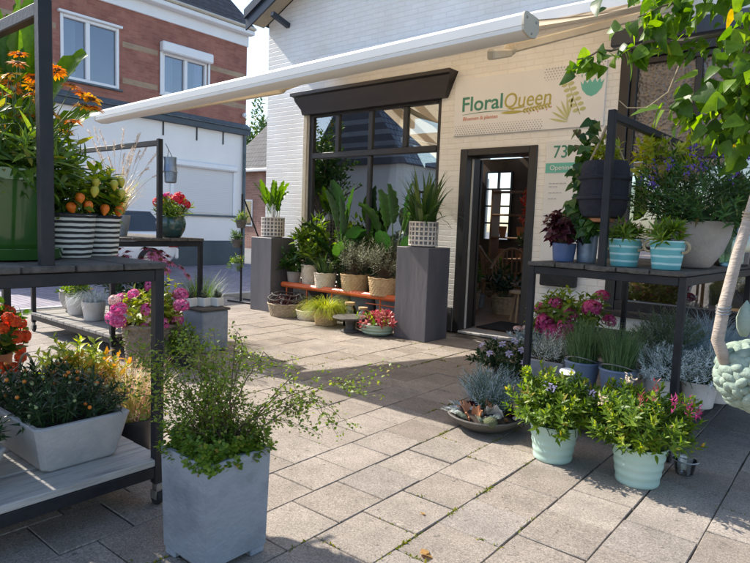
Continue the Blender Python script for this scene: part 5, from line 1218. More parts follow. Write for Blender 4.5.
# ------------------------------------------------------------------ by the shop window
t = thing('pipe_stand', 'thin black display stand hung with three small plants near the shop corner', 'plant stand', (-7.42, 5.82, 0))
mb = MB(); mb.tube([(0, 0, .02), (.0, .0, 1.68)], .016, n=8); part('pole', mb, MATS['black_steel'], t)
mb = MB(); mb.tube([(.02, .02, 1.6), (.16, .26, .9), (.2, .34, .02)], .012, n=8); part('rear_leg', mb, MATS['black_steel'], t)
for y in (0, .34):
    mb = MB(); mb.bar((-.26, y*.9-.05, .02), (.3, y+.03, .02), .03, .025); part('foot_bar', mb, MATS['black_steel'], t)
for z, k in ((1.22, 0), (.92, 1), (.55, 2)):
    p = thing('hanging_pot', ('lime leafed plant hung highest on the thin black stand', 'middle plant of three hung on the thin black stand', 'lowest plant on the thin black stand in a blue pot')[k], 'potted plant', (-7.42+(.03, -.06, -.07)[k], 5.78, z-.06), 0, 'plants hung on the black stand')
    pot(p, .085, .06, .13, MATS['zinc_blue' if k == 2 else 'dark_stone'])
    E = dome(34, (.13, .13, .15), (0, 0, .15), -.6, .3); B = basepts(E, (0, 0, .11), .03); foliage(p, MATS['leaf_fresh' if k != 1 else 'leaf_mid'], LANCE, E, B, L=.07, per=7, ls=.06, stem=MATS['stem_green'])
    mb = MB(); mb.tube([(0, .03, .1), (0, .05, .24)], .004, n=5); part('hanger', mb, MATS['black_steel'], p)
def pedestal(label, loc):
    t = thing('pedestal', label, 'pedestal', loc, 0, 'dark pedestals beside the shop window')
    mb = MB(); mb.box(-.22, .22, -.22, .22, .002, 1.05, .006); part('column', mb, MATS['pedestal_paint'], t)
    return t
pedestal('tall dark grey pedestal at the left of the window, by the road', (-6.64, 5.77, 0))
pedestal('tall dark grey pedestal beside the open shop door', (-3.91, 5.65, 0))
def lattice_pot(label, loc, kind):
    t = thing('lattice_pot_plant', label, 'potted plant', loc, 0, 'white lattice pots on the pedestals')
    mb = MB(); mb.lathe(pot_prof(.15, .135, .28, .02, 0, .01, .9), 32); part('pot', mb, MATS['fibre_grey'], t)
    mb = MB()
    for k in range(6):
        z = .012+k*.0515; mb.lathe([(.158, z), (.168, z), (.168, z+.016), (.158, z+.016)], 40)
    for k in range(20):
        a = 2*PI*k/20; r = .163; mb.box(-.006, .006, -.009, .009, .01, .285, .002, 0, Matrix.Translation((r*math.cos(a), r*math.sin(a), 0)) @ Matrix.Rotation(a, 4, 'Z'))
    part('lattice', mb, MATS['white_terracotta'], t, recalc=True)
    if kind == 0:
        V, f = blades(50, (0, 0, .24), .1, .62, .3, .055, .2, 7, .3); part('foliage', blade_mesh('leaves', V, f, MATS['leaf_snake']), None, t)
        V, f = blades(50, (0, 0, .24), .09, .46, .7, .05, .6, 7, .3); part('lower_foliage', blade_mesh('leaves', V, f, MATS['leaf_gloss']), None, t)
    else:
        ml, ms = MB(), MB()
        for k in range(17):
            a = random.uniform(0, 6.28); d = (math.cos(a)*random.uniform(.2, .7), math.sin(a)*random.uniform(.2, .7), random.uniform(.7, 1.2)); paddle(ml, ms, (random.gauss(0, .03), random.gauss(0, .03), .22), d, random.uniform(.12, .3), random.uniform(.3, .42), .1, random.uniform(.2, .7), random.uniform(-.8, .8))
        part('leaf', ml, MATS['leaf_banana'], t, recalc=False, ang=60); part('leaf_stalk', ms, MATS['leaf_silver'], t)
    return t
lattice_pot('white lattice pot with bright paddle leaves on the pedestal by the road', (-6.66, 5.78, 1.053), 1)
lattice_pot('white lattice pot with upright sword leaves on the pedestal by the door', (-3.93, 5.66, 1.053), 0)
# orange wire bench
t = thing('wire_bench', 'low orange wire bench below the shop window crowded with pots', 'bench', (-5.3, 5.93, 0))
mb = MB(); mb.tube([(-1.06, -.2, .4), (1.06, -.2, .4)], .04, n=10); part('front_rail', mb, MATS['orange_paint'], t)
mb = MB(); mb.tube([(-1.06, .2, .4), (1.06, .2, .4)], .018, n=10); part('rear_rail', mb, MATS['orange_paint'], t)
mb = MB()
for k in range(54): mb.tube([(-1.05+k*.0396, -.2, .405), (-1.05+k*.0396, .2, .405)], .005, n=5)
part('seat_grid', mb, MATS['orange_paint'], t)
for x in (-.98, -.1, .72, .98):
    mb = MB(); mb.tube([(x, -.2, .39), (x, -.2, .02), (x, .2, .02), (x, .2, .39)], .011, n=8); part('leg_loop', mb, MATS['orange_paint'], t)
mb = MB(); mb.tube([(.5, -.2, .2), (1.04, -.2, .2)], .008, n=6)
part('cross_rod', mb, MATS['orange_paint'], t)
mb = MB(); mb.tube([(.5, -.21, .3), (1.04, -.21, .3)], .006, n=6); part('cross_rod', mb, MATS['orange_paint'], t)
BZ = .412
def benchpot(label, loc, potm, r, h, fn, name='potted_plant', wv=False):
    t = thing(name, label, 'potted plant', loc, 0, 'pots on the orange bench')
    if wv: weave_pot(t, r, r*.86, h, MATS[potm], 8, 44, .004)
    else: pot(t, r, r*.8, h, MATS[potm])
    fn(t, h); return t
def bush(R, cz, n, leaf, T, ls, per=9, L=.1, stem='stem_green', zmin=-.3, inner=.35, **k):
    def f(t, h):
        E = dome(n, R, (0, 0, h+cz), zmin, inner, .15); B = basepts(E, (0, 0, h*.85), .03); foliage(t, MATS[leaf], T, E, B, L=L, per=per, ls=ls, stem=MATS[stem], **k)
    return f
benchpot('small taupe pot with glossy round leaves at the left end of the bench', (-6.28, 5.86, BZ), 'concrete_warm', .1, .17, bush((.22, .22, .24), .14, 46, 'leaf_gloss', OVAL, .11, 6))
benchpot('tall leafy fig like plant in a pale woven pot on the bench', (-5.98, 5.92, BZ), 'raffia_pale', .15, .28, bush((.3, .28, .42), .3, 60, 'leaf_fresh', OVAL, .12, 7, L=.16), wv=True)
benchpot('aloe like spiky plant in a pale woven pot on the bench', (-5.62, 5.82, BZ), 'raffia_pale', .15, .2, lambda t, h: part('foliage', blade_mesh('leaves', *blades(60, (0, 0, h*.85), .09, .36, .55, .035, .4, 6), MATS['leaf_snake']), None, t), wv=True)
benchpot('olive like shrub in a round woven basket, left of two on the bench', (-5.12, 5.86, BZ), 'seagrass', .19, .22, bush((.34, .3, .25), .22, 130, 'leaf_olive', NARROW, .062, 14, L=.12, stem='stem_brown'), wv=True)
benchpot('olive like shrub in a round woven basket beside the right pedestal', (-4.6, 5.82, BZ), 'seagrass', .2, .22, bush((.36, .3, .26), .22, 130, 'leaf_olive', NARROW, .062, 14, L=.12, stem='stem_brown'), wv=True)
def strel(label, loc, spec, group):
    t = thing('bird_of_paradise_plant', label, 'potted plant', loc, 0, group)
    pot(t, .2, .15, .36, MATS['fibre_grey'])
    ml, ms = MB(), MB()
    for d, sl_, ll, wd, dr, tw in spec: paddle(ml, ms, (random.gauss(0, .04), random.gauss(0, .03), .3), d, sl_, ll, wd, dr, tw)
    part('leaf', ml, MATS['leaf_strelitzia'], t, recalc=False, ang=60); part('leaf_stalk', ms, MATS['stem_green'], t)
gr = 'large leaved plants against the shop window'
sp1 = [((.3, -.1, 1), 1.0, .52, .27, .2, .9), ((-.3, -.15, 1.1), .95, .52, .27, .4, .7), ((.05, -.2, 1.2), .85, .5, .25, .2, -.6), ((-.6, -.2, .8), .75, .5, .27, 1.2, .3), ((.6, -.25, .8), .7, .5, .27, 1.0, -.4), ((-.5, -.4, .9), .55, .46, .25, .9, .2), ((.4, -.5, .8), .5, .45, .2, .9, .5), ((-.15, -.2, 1.3), 1.1, .48, .25, .3, 1.0), ((.15, .0, 1.2), .7, .5, .22, .3, .2), ((-.8, -.1, .7), .6, .42, .2, 1.0, .4)]
strel('tall bird of paradise plant with paddle leaves, left against the window', (-5.55, 6.08, .0), sp1, gr)
sp2 = [((.4, -.1, 1), .8, .52, .3, .7, .8), ((-.4, -.2, 1.0), .75, .5, .29, .9, .6), ((.05, -.3, 1.2), .9, .5, .27, .4, -.5), ((.7, -.2, .8), .6, .48, .28, 1.0, .3), ((-.7, -.2, .7), .55, .45, .25, 1.1, -.4), ((.1, -.5, .9), .5, .42, .22, .9, .4), ((-.2, -.1, 1.3), .85, .48, .28, .5, .9), ((.3, .05, 1.3), 1.0, .45, .22, .3, .4)]
strel('broad leaved bird of paradise plant beside the right pedestal, against the window', (-4.72, 6.08, .12), sp2, gr)
t = thing('leafy_bush', 'dense green bush behind the bench pots filling the window sill', 'potted plant', (-5.15, 6.08, 0))
pot(t, .18, .14, .4, MATS['fibre_grey'])
E = dome(110, (.75, .16, .3), (0, 0, .86), -.3, .4); B = basepts(E, (0, 0, .36), .05); foliage(t, MATS['leaf_mid'], OVAL, E, B, L=.12, per=9, ls=.085, stem=MATS['stem_green'])
# on the tiles in front of the bench
t = thing('wire_basket', 'oval wicker basket with a black wire top in front of the bench', 'basket', (-6.08, 5.56, 0))
vs = []; mb = MB()
weave_pot(t, .26, .22, .17, MATS['wicker'], 8, 50, .006)
mb = MB()
for k in range(16):
    a = 2*PI*k/16; mb.tube([(.25*math.cos(a), .25*math.sin(a), .17), (.26*math.cos(a+.15), .26*math.sin(a+.15), .25), (.2*math.cos(a+.3), .2*math.sin(a+.3), .3)], .006, n=5)
for r, z in ((.26, .24), (.21, .3)): mb.tube([(r*math.cos(a), r*math.sin(a), z+.01*math.sin(a*5)) for a in np.linspace(0, 2*PI, 33)], .008, n=5, cap=False)
part('wire_top', mb, MATS['dark_stone'], t)
E = dome(30, (.2, .2, .12), (0, 0, .2), -.2, .4); B = basepts(E, (0, 0, .12), .08); foliage(t, MATS['leaf_wine'], OVAL, E, B, L=.06, per=7, ls=.045)
t = thing('oval_basket', 'low oval pale basket between the wire basket and yellow grass', 'basket', (-5.66, 5.6, 0))
weave_pot(t, .19, .17, .12, MATS['raffia_pale'], 6, 40, .005)
t = thing('grass_basket', 'bright yellow green grass spilling over a woven basket', 'potted plant', (-5.22, 5.44, 0))
weave_pot(t, .16, .13, .2, MATS['seagrass'], 8, 36, .006)
V, f = blades(900, (0, 0, .15), .1, .36, .75, .006, 1.2); part('foliage', blade_mesh('grass', V, f, MATS['leaf_lime']), None, t)
glassmat('clear_glass', (.9, .92, .9), .06)
for x, y, h, r, lab in ((-4.98, 5.62, .3, .085, 'taller glass jar lantern with a cork lid below the bench'), (-4.76, 5.62, .26, .075, 'smaller glass jar lantern beside the taller jar below the bench')):
    t = thing('glass_lantern', lab, 'lantern', (x, y, .0), 0, 'glass jar lanterns')
    mb = MB(); mb.lathe([(r*.96, .002), (r, .01), (r, h*.7), (r*.7, h*.82), (r*.7, h*.9), (r*.66, h*.9), (r*.66, h*.8), (r*.95, h*.68), (r*.95, .014), (.001, .012)], 24); part('jar', mb, MATS['clear_glass'], t)
    mb = MB(); mb.lathe([(r*.75, h*.88), (r*.78, h*.9), (r*.76, h), (.001, h)], 20); part('lid', mb, MATS['seagrass'], t)
    mb = MB(); mb.lathe([(r*.5, .016), (r*.5, h*.4), (.001, h*.41)], 14); part('candle', mb, MATS['white_glaze'], t)
t = thing('pedestal_dish', 'dark stone footed dish on the tiles between grass and begonia', 'dish', (-4.68, 5.3, 0))
mb = MB(); mb.lathe([(.11, 0), (.115, .015), (.06, .04), (.05, .1), (.07, .14), (.2, .165), (.215, .175), (.21, .185), (.1, .175), (.001, .17)], 32); part('dish', mb, MATS['dark_stone'], t)
t = thing('begonia_bowl', 'pale green ribbed bowl of red pink begonia beside the door pedestal', 'potted plant', (-4.36, 5.42, 0))
mb = MB(); mb.lathe([(.13, 0), (.15, .01), (.185, .035), (.18, .05), (.2, .075), (.195, .09), (.215, .125), (.21, .135), (.195, .13), (.18, .11)], 32); part('bowl', mb, MATS['celadon'], t)
mb = MB(); mb.lathe([(.001, .115), (.185, .11)], 20); part('soil', mb, MATS['soil'], t)
E = dome(70, (.27, .22, .13), (.06, 0, .18), -.3, .3); B = basepts(E, (0, 0, .1), .08); foliage(t, MATS['leaf_pinkred'], OVAL, E, B, L=.07, per=8, ls=.06)
k = rng.uniform(0, 1, 70) < .3; foliage(t, MATS['leaf_fresh'], OVAL, E[k]-np.array([.06, .03, .01]), B[k], L=.07, per=7, ls=.06, name='green_foliage')
# ------------------------------------------------------------------ inside the shop, seen through the door
M('wood_warm', (.2, .1, .045), (.3, .16, .075), 4, .5, .2, 30, stretch=(1, 8, 1)); M('mat_black', (.012, .012, .012), (.025, .024, .023), 50, .98, .6, 150)
M('pale_wood', (.42, .3, .18), (.52, .39, .25), 5, .6)
single('door_mat', (lambda m: (m.box(-.42, .42, -.34, .34, 0, .018, .006), m)[1])(MB()), MATS['mat_black'], 'black door mat just inside the open shop door', 'door mat', (-3.36, 7.05, .021))
t = thing('armchair', 'brown rattan armchair inside the shop seen through the door', 'chair', (-4.3, 8.75, .02), .6)
mb = MB(); mb.box(-.3, .3, -.28, .28, .36, .42, .03); part('seat', mb, MATS['wood_warm'], t)
mb = MB()
for k in range(13):
    a = PI*(.05+.9*k/12); mb.tube([(.3*math.cos(a), .24*math.sin(a), .42), (.36*math.cos(a), .32*math.sin(a), .62+.34*math.sin(a)**2)], .012, n=6)
mb.tube([(.36*math.cos(a), .32*math.sin(a), .62+.34*math.sin(a)**2) for a in np.linspace(.1, PI-.1, 19)], .022, n=8); part('backrest', mb, MATS['wood_warm'], t)
for x in (-.26, .26):
    for y in (-.24, .24): mb = MB(); mb.tube([(x, y, .36), (x*1.1, y*1.1, 0)], .02, .016, 8); part('leg', mb, MATS['wood_warm'], t)
t = thing('display_table', 'dark wooden table of potted plants deep inside the shop', 'table', (-4.15, 10.2, .02))
mb = MB(); mb.box(-.9, .9, -.4, .4, .7, .75, .01); part('table_top', mb, MATS['wood_warm'], t)
for x in (-.84, .84):
    for y in (-.34, .34): mb = MB(); mb.box(x-.03, x+.03, y-.03, y+.03, 0, .699, .004); part('leg', mb, MATS['wood_warm'], t)
for k, (x, m, lf) in enumerate(((-.6, 'terracotta', 'leaf_mid'), (-.1, 'white_terracotta', 'leaf_fresh'), (.35, 'terracotta', 'leaf_gloss'), (.72, 'dark_stone', 'leaf_mid'))):
    p = thing('potted_plant', ('terracotta pot plant at the left end of the indoor table', 'white pot plant in the middle of the indoor table', 'second terracotta pot plant on the indoor table', 'dark pot plant at the right end of the indoor table')[k], 'potted plant', (-4.15+x, 10.1, .772), 0, 'pot plants on the indoor table')
    pot(p, .12, .09, .19, MATS[m]); bush((.2, .2, .22), .14, 26, lf, OVAL, .09, 6)(p, .19)
t = thing('shelf_unit', 'tall wooden shelf of pots along the inner wall of the shop', 'shelf', (-5.3, 11.4, .02))
for x in (-.8, .8): mb = MB(); mb.box(x-.02, x+.02, -.18, .18, 0, 2.1, .004); part('side_panel', mb, MATS['wood_warm'], t)
for z in (.15, .62, 1.09, 1.56, 2.03): mb = MB(); mb.box(-.779, .779, -.18, .18, z, z+.03, .004); part('shelf', mb, MATS['wood_warm'], t)
ps = None
for k in range(12):
    x = -5.3-.6+.4*(k % 4); z = .02+(.18, .65, 1.12)[k//4]
    if ps is None:
        ps = thing('vase', 'x', 'vase', (x, 11.38, z), 0, 'vases on the indoor shelf'); pot(ps, .085, .06, .22, MATS['terracotta'], 20, soil=False); ps['label'] = 'terracotta vase on the tall shelf inside the shop'
    else: copy_tree(ps, (x, 11.38, z), 0, 'terracotta vase on the tall shelf inside the shop')
t = thing('stool', 'small pale wooden stool just inside the right door jamb', 'stool', (-3.62, 7.6, .02), .3)
mb = MB(); mb.lathe([(.15, .4), (.155, .41), (.15, .43), (.001, .432)], 24); part('seat', mb, MATS['pale_wood'], t)
for k in range(3): a = 2*PI*k/3+.4; mb = MB(); mb.tube([(.09*math.cos(a), .09*math.sin(a), .4), (.17*math.cos(a), .17*math.sin(a), 0)], .016, n=7); part('leg', mb, MATS['pale_wood'], t)
t = thing('bucket', 'small zinc bucket on the shop floor beside the door leaf', 'bucket', (-4.75, 8.45, .02))
pot(t, .12, .09, .22, MATS['zinc'], soil=False)
t = thing('dried_flower_bunch', 'bunch of dried red flowers hanging inside the shop doorway', 'dried flowers', (-3.78, 8.0, 1.2))
mb = MB(); mb.tube([(0, 0, .75), (0, 0, 1.9)], .004, n=4); part('cord', mb, MATS['rope'], t)
E = dome(40, (.13, .13, .36), (0, 0, .4), -1, .4); B = E*np.array([.3, .3, .9]); foliage(t, MATS['petal_redorange'], OVAL, E, B, L=.1, per=7, ls=.06); foliage(t, MATS['petal_cream'], OVAL, E[:16]*1.03, B[:16], L=.08, per=6, ls=.05, name='pale_petals')
t = thing('flower_counter', 'low wooden counter with cut flowers inside the shop behind the armchair', 'counter', (-2.7, 10.2, .02))
mb = MB(); mb.box(-.8, .8, -.3, .3, 0, .9, .01); part('cabinet', mb, MATS['wood_warm'], t)
mb = MB(); mb.box(-.85, .85, -.34, .34, .902, .94, .008); part('worktop', mb, MATS['pale_wood'], t)

arm = [o for o in D.objects if o.name == 'armchair'][0]
copy_tree(arm, (-5.0, 9.5, .02), 2.2, 'second rattan armchair deeper inside the shop beside the shelf')
for k, (x, y, r, h, lf, lab) in enumerate(((-4.75, 8.1, .2, .3, 'leaf_mid', 'wicker basket of greenery on the shop floor behind the stool'), (-4.15, 8.15, .17, .26, 'leaf_dark', 'smaller wicker basket of dark foliage beside the rattan armchair'), (-5.5, 10.3, .24, .36, 'leaf_mid', 'large wicker basket of greenery in front of the indoor shelf'))):
    t = thing('basket_plant', lab, 'potted plant', (x, y, .021), 0, 'wicker baskets inside the shop'); weave_pot(t, r, r*.85, h, MATS['wicker'], 7, 34, .008)
    bush((r*1.4, r*1.4, .26), .18, 34, lf, OVAL, .1, 7)(t, h)
t = thing('jar_shelf', 'dark wooden rack of jars against the inner wall seen left in the doorway', 'shelf', (-5.9, 9.0, .02))
for y in (-.7, .7): mb = MB(); mb.box(-.15, .15, y-.02, y+.02, 0, 2.2, .004); part('side_panel', mb, MATS['wood_warm'], t)
for z in (.3, .8, 1.3, 1.8): mb = MB(); mb.box(-.15, .15, -.679, .679, z, z+.03, .004); part('shelf', mb, MATS['wood_warm'], t)
pj = None
for k in range(15):
    y, z = 9.0-.52+.26*(k % 5), .35+.5*(k//5)
    if pj is None: pj = thing('jar', 'terracotta and pale jar on the dark wooden rack in the doorway', 'jar', (-5.88, y, z), 0, 'jars on the inner rack'); mb = MB(); mb.lathe([(.05, 0), (.08, .05), (.085, .12), (.05, .19), (.055, .22), (.045, .22), (.04, .18)], 18); part('body', mb, MATS['terracotta'], pj)
    else: copy_tree(pj, (-5.88, y, z), 0, 'terracotta jar on the dark wooden rack in the doorway')
pj['label'] = 'terracotta jar on the dark wooden rack in the doorway'
# ------------------------------------------------------------------ right rack: upper shelf
RS = SH
g1 = 'blue pots of purple coral bells'
for x, y, r, h, lab in ((-1.62, 3.98, .055, .12, 'smaller blue pot of purple coral bells at the rack corner'), (-1.545, 3.86, .075, .12, 'larger blue pot of purple coral bells in front of the zinc pot')):
    t = thing('potted_coral_bells', lab, 'potted plant', (x, y, RS), 0, g1); pot(t, r, r*.85, h, MATS['blue_pot'])
    E = dome(42, (r*2.0, r*2.0, .13), (0, 0, h+.09), -.5, .4, .2); B = basepts(E, (0, 0, h*.85), .02); foliage(t, MATS['leaf_wine'], LOBED, E, B, L=.04, per=4, ls=.066, stem=MATS['stem_brown'], a0=50, a1=95, upb=.1)
t = thing('climber_in_zinc_pot', 'green climber in a tall zinc pot trailing up the rack post', 'potted plant', (-1.42, 3.93, RS))
pot(t, .072, .06, .24, MATS['zinc'], 28, lip=.005)
tw = MB(); P, Dd, N, s_ = [], [], [], []
for k in range(20):
    p = Vector((random.gauss(0, .03), random.gauss(0, .03), .2)); pts = [p.copy()]; hx_ = random.uniform(-.1, .05); zt = random.uniform(.3, .92)
    for i in range(12): p = Vector((hx_*math.sin(i/12*2)+random.gauss(0, .018), -.03+random.gauss(0, .025), .2+(zt-.2)*(i+1)/12)); pts.append(p.copy())
    tw.tube(pts, .003, .0015, 4, cap=False)
    for q in pts[1:]:
        for _ in range(2):
            P.append(tuple(q+Vector((random.gauss(0, .025), random.gauss(-.02, .025), random.gauss(0, .02))))); Dd.append((random.gauss(0, .6), random.gauss(-.3, .5), random.gauss(-.8, .4))); N.append((random.gauss(.1, .4), -1+random.gauss(0, .4), random.gauss(.7, .3))); s_.append(random.uniform(.05, .085))
part('stem', tw, MATS['stem_green'], t); part('foliage', leaf_mesh('leaves', HEART, np.array(P), np.array(Dd), np.array(N), np.array(s_), MATS['leaf_gloss']), None, t)
t = thing('felt_hanging_planter', 'round black felt planter with two bands hanging from the rack bar', 'hanging planter', (-1.315, 3.86, 1.37))
mb = MB(); pr = [(.09, 0), (.122, .012), (.142, .06), (.146, .11), (.16, .118), (.16, .136), (.147, .14), (.148, .235), (.161, .243), (.161, .261), (.147, .265), (.143, .32), (.128, .355), (.118, .352), (.128, .3)]
mb.lathe(pr, 32, wob=.015); part('felt_bag', mb, MATS['black_felt'], t)
mb = MB(); mb.lathe([(.05, -.025), (.075, -.02), (.085, .02), (.001, .02)], 20); part('inner_pot', mb, MATS['terracotta'], t)
for k in range(5):
    a = 2*PI*k/5+.3; mb = MB(); mb.tube([(.11*math.cos(a), .11*math.sin(a), .35), (.06*math.cos(a), .06*math.sin(a), .46), (.012*math.cos(a), .012*math.sin(a), .575)], .008, n=6); part('raffia_cord', mb, MATS['rope'], t)
E = dome(26, (.12, .12, .1), (0, 0, .38), -.2, .3); B = basepts(E, (0, 0, .3), .03); foliage(t, MATS['leaf_lime'], OVAL, E, B, L=.06, per=6, ls=.06)
g2 = 'turquoise striped tins on the right rack'
for x, y, lab in ((-1.135, 3.78, 'left turquoise striped tin with rope handles and green rosettes'), (-.885, 3.73, 'right turquoise striped tin with rope handles, in front of the grey bowl')):
    t = thing('striped_tin_plant', lab, 'potted plant', (x, y, RS), 0, g2)
    mb = MB(); mb.lathe(pot_prof(.095, .076, .165, .006, .003, .008, .88), 32); part('tin', mb, MATS['turquoise_stripes'], t)
    mb = MB(); mb.lathe([(.001, .15), (.086, .147)], 18); part('soil', mb, MATS['soil'], t)
    for sx in (-1, 1):
        mb = MB(); mb.tube([(sx*(.092+.028*math.sin(a)), -.03+.012*math.cos(a*.5), .13+.03*math.cos(a)) for a in np.linspace(0, PI*1.1, 10)], .008, n=6); part('rope_handle', mb, MATS['rope'], t)
    E = dome(16, (.11, .11, .09), (0, 0, .19), -.15, .4); B = basepts(E, (0, 0, .14), .03); foliage(t, MATS['leaf_fresh'], LANCE, E, B, L=.035, per=14, ls=.075, a0=25, a1=85)
    E2 = E[:4]+np.array([0, 0, .03]); foliage(t, MATS['petal_pink'], LANCE, E2, B[:4], L=.02, per=5, ls=.035, name='flower')
t = thing('bowl_of_shrub', 'wide grey stone bowl of dark shrub with purple flower spikes on the rack', 'potted plant', (-.86, 4.2, RS))
mb = MB(); mb.lathe([(.1, 0), (.12, .01), (.18, .1), (.215, .2), (.225, .28), (.22, .29), (.208, .29), (.2, .26)], 40); part('bowl', mb, MATS['concrete_warm'], t)
mb = MB(); mb.lathe([(.001, .275), (.2, .262)], 24); part('soil', mb, MATS['soil'], t)
E = dome(230, (.48, .44, .29), (.04, 0, .45), -.55, .4, .12); B = basepts(E, (0, 0, .27), .08); foliage(t, MATS['leaf_gloss'], LANCE, E, B, L=.11, per=12, ls=.06, stem=MATS['stem_green'])
for e in ((-.15, -.4, .5), (.05, -.42, .58), (.25, -.36, .56), (-.25, .0, .63), (-.1, -.25, .62), (.08, -.28, .6), (.2, -.2, .68), (.3, -.15, .64), (.1, -.1, .74), (-.05, .05, .75), (.33, .02, .66), (-.3, -.12, .55)):
    P = np.array(e)+rng.normal(0, 1, (26, 3))*np.array([.012, .012, .028]); fm = leaf_mesh('flower_spike', PETAL, P, rng.normal(0, 1, (26, 3)), rng.normal(0, 1, (26, 3)), rng.uniform(.016, .025, 26), MATS['petal_purple']); part('flower_spike', fm, None, t)
t = thing('glass_jar', 'greenish glass jar at the right back corner of the rack shelf', 'jar', (-.72, 4.78, RS))
glassmat('green_glass', (.75, .86, .78), .1)
mb = MB(); mb.lathe([(.1, 0), (.12, .02), (.13, .2), (.11, .28), (.105, .28), (.122, .2), (.112, .025), (.001, .022)], 28); part('jar', mb, MATS['green_glass'], t)
t = thing('hanging_lime_plant', 'yellow green plant hanging by raffia cords from the rack bar', 'hanging planter', (-1.12, 4.45, 1.62))
pot(t, .09, .07, .13, MATS['seagrass'])
E = dome(46, (.22, .22, .2), (0, 0, .2), -.6, .35); B = basepts(E, (0, 0, .1), .03); foliage(t, MATS['leaf_lime'], OVAL, E, B, L=.08, per=8, ls=.07, stem=MATS['stem_green'])
for k in range(4): a = PI/2*k+.5; mb = MB(); mb.tube([(.09*math.cos(a), .09*math.sin(a), .12), (.012*math.cos(a), .012*math.sin(a), .33)], .006, n=5); part('raffia_cord', mb, MATS['rope'], t)
t = thing('hanging_birdhouse', 'small brown wooden birdhouse with a black roof hanging over the purple shrub', 'birdhouse', (-1.04, 4.85, 1.68))
mb = MB(); mb.box(-.09, .09, -.08, .08, 0, .1, .004); mb.add([(-.09, -.08, .1), (.09, -.08, .1), (0, -.08, .17), (-.09, .08, .1), (.09, .08, .1), (0, .08, .17)], [(0, 1, 2), (3, 5, 4)]); part('box', mb, MATS['pale_wood'], t)
for sx in (-1, 1): mb = MB(); mb.bar((sx*.125, 0, .085), (0, 0, .182), .22, .012); part('roof_board', mb, MATS['black_steel'], t)
mb = MB(); mb.tube([(0, 0, .18), (0, 0, .27)], .006, n=6); part('cord', mb, MATS['rope'], t)
# ------------------------------------------------------------------ right rack: lower shelf and foot
hydrangea('magenta hydrangea in a grey pot between the door and the right rack', (-1.9, 4.98, 0), (.33, .33, .24), (0, 0, .58),
          [(-.14, -.2, .52, .075, 0), (-.06, -.2, .44, .08, 0), (.04, -.2, .5, .075, 0), (.05, -.16, .6, .07, 0), (.22, -.12, .67, .08, 0), (-.08, -.14, .68, .06, 0), (.33, -.02, .57, .06, 0), (.01, -.2, .42, .07, 0), (-.18, -.15, .46, .07, 0), (-.26, -.02, .6, .06, 0), (.2, .15, .75, .06, 0)],
          ('petal_magenta', 'petal_pink'), lambda t: pot(t, .17, .14, .36, MATS['fibre_grey']), 90)
def rp(name, label, loc, potf, fol, grp=None):
    t = thing(name, label, 'potted plant', loc, 0, grp); potf(t); fol(t); return t
def tuft(n, z, r, L, sp, w, bend, m, K=5): return lambda t: part('foliage', blade_mesh('grass', *blades(n, (0, 0, z), r, L, sp, w, bend, K), MATS[m]), None, t)
def silver(R, c, n, ls=.03, m='leaf_silver', T=NARROW):
    def f(t):
        E = dome(n, R, c, -.35, .4, .12); B = basepts(E, (0, 0, c[2]*.55), .04); foliage(t, MATS[m], T, E, B, L=.08, per=16, ls=ls, stem=MATS['stem_green'], a0=25, a1=60)
    return f
def sqpot(a, h, m):
    def f(t):
        mb = MB(); mb.box(-a, a, -a*.8, a*.8, 0, h, .012); part('pot', mb, MATS[m], t)
        mb = MB(); mb.box(-a+.015, a-.015, -a*.8+.015, a*.8-.015, h+.001, h+.004); part('soil', mb, MATS['soil'], t)
    return f
rp('curry_plant_planter', 'grey box planter of silvery curry plant in front of the magenta hydrangea', (-1.86, 4.5, 0), sqpot(.17, .28, 'fibre_grey'), silver((.26, .22, .16), (.08, 0, .36), 150, .03, 'leaf_silver'))
g3 = 'blue zinc buckets of lavender'
for x, y, lab in ((-1.42, 4.0, 'left blue zinc bucket of green lavender on the low shelf'), (-1.17, 3.95, 'right blue zinc bucket of green lavender behind the mint bucket')):
    t = rp('lavender_bucket', lab, (x, y, SL), lambda t: pot(t, .115, .085, .2, MATS['zinc_blue'], 32, lip=.006, liph=.014), tuft(420, .17, .085, .32, .28, .0045, .2, 'leaf_lavender'), g3)
    E = dome(60, (.13, .13, .18), (0, 0, .33), 0, .4); B = basepts(E, (0, 0, .17), .05); foliage(t, MATS['leaf_lavender'], NARROW, E, B, L=.16, per=14, ls=.035, name='sprigs', a0=20, a1=50)
    mb = MB(); mb.tube([(.118*math.cos(a), -.01-.1*math.sin(a), .19+.05*math.sin(a)) for a in np.linspace(0, PI, 13)], .004, n=5); part('bail_handle', mb, MATS['steel_worn'], t)
rp('santolina_pot', 'pale green dome of fine foliage behind the lavender buckets', (-1.0, 4.38, SL), lambda t: pot(t, .15, .12, .24, MATS['fibre_grey']), silver((.25, .24, .2), (0, 0, .4), 230, .03, 'leaf_olive'))
g4 = 'blue fescue grasses under the right rack'
for k, (x, y) in enumerate(((-.98, 4.75), (-.72, 4.6), (-.85, 5.1))):
    rp('blue_grass_pot', ('blue fescue grass at the left of the low shelf back', 'blue fescue grass nearest the right end of the low shelf', 'blue fescue grass deepest under the rack by the window')[k], (x, y, SL), lambda t: pot(t, .11, .09, .16, MATS['black_plastic']), tuft(900, .14, .1, .48, .75, .006, .7, 'leaf_fescue'), g4)
g5 = 'white pots of silver bush'
for k, (x, y) in enumerate(((-.94, 4.08), (-.74, 4.18), (-.68, 4.4))):
    rp('silver_bush_pot', ('silver white cushion bush in a pale pot behind the rack leg', 'silver white cushion bush in a pale pot right of the rack leg', 'silver white cushion bush in a pale pot farthest right')[k], (x, y, SL), lambda t: pot(t, .105, .085, .16, MATS['white_terracotta']), silver((.23, .22, .15), (0, 0, .24), 230, .026, 'leaf_silver', LANCE), g5)
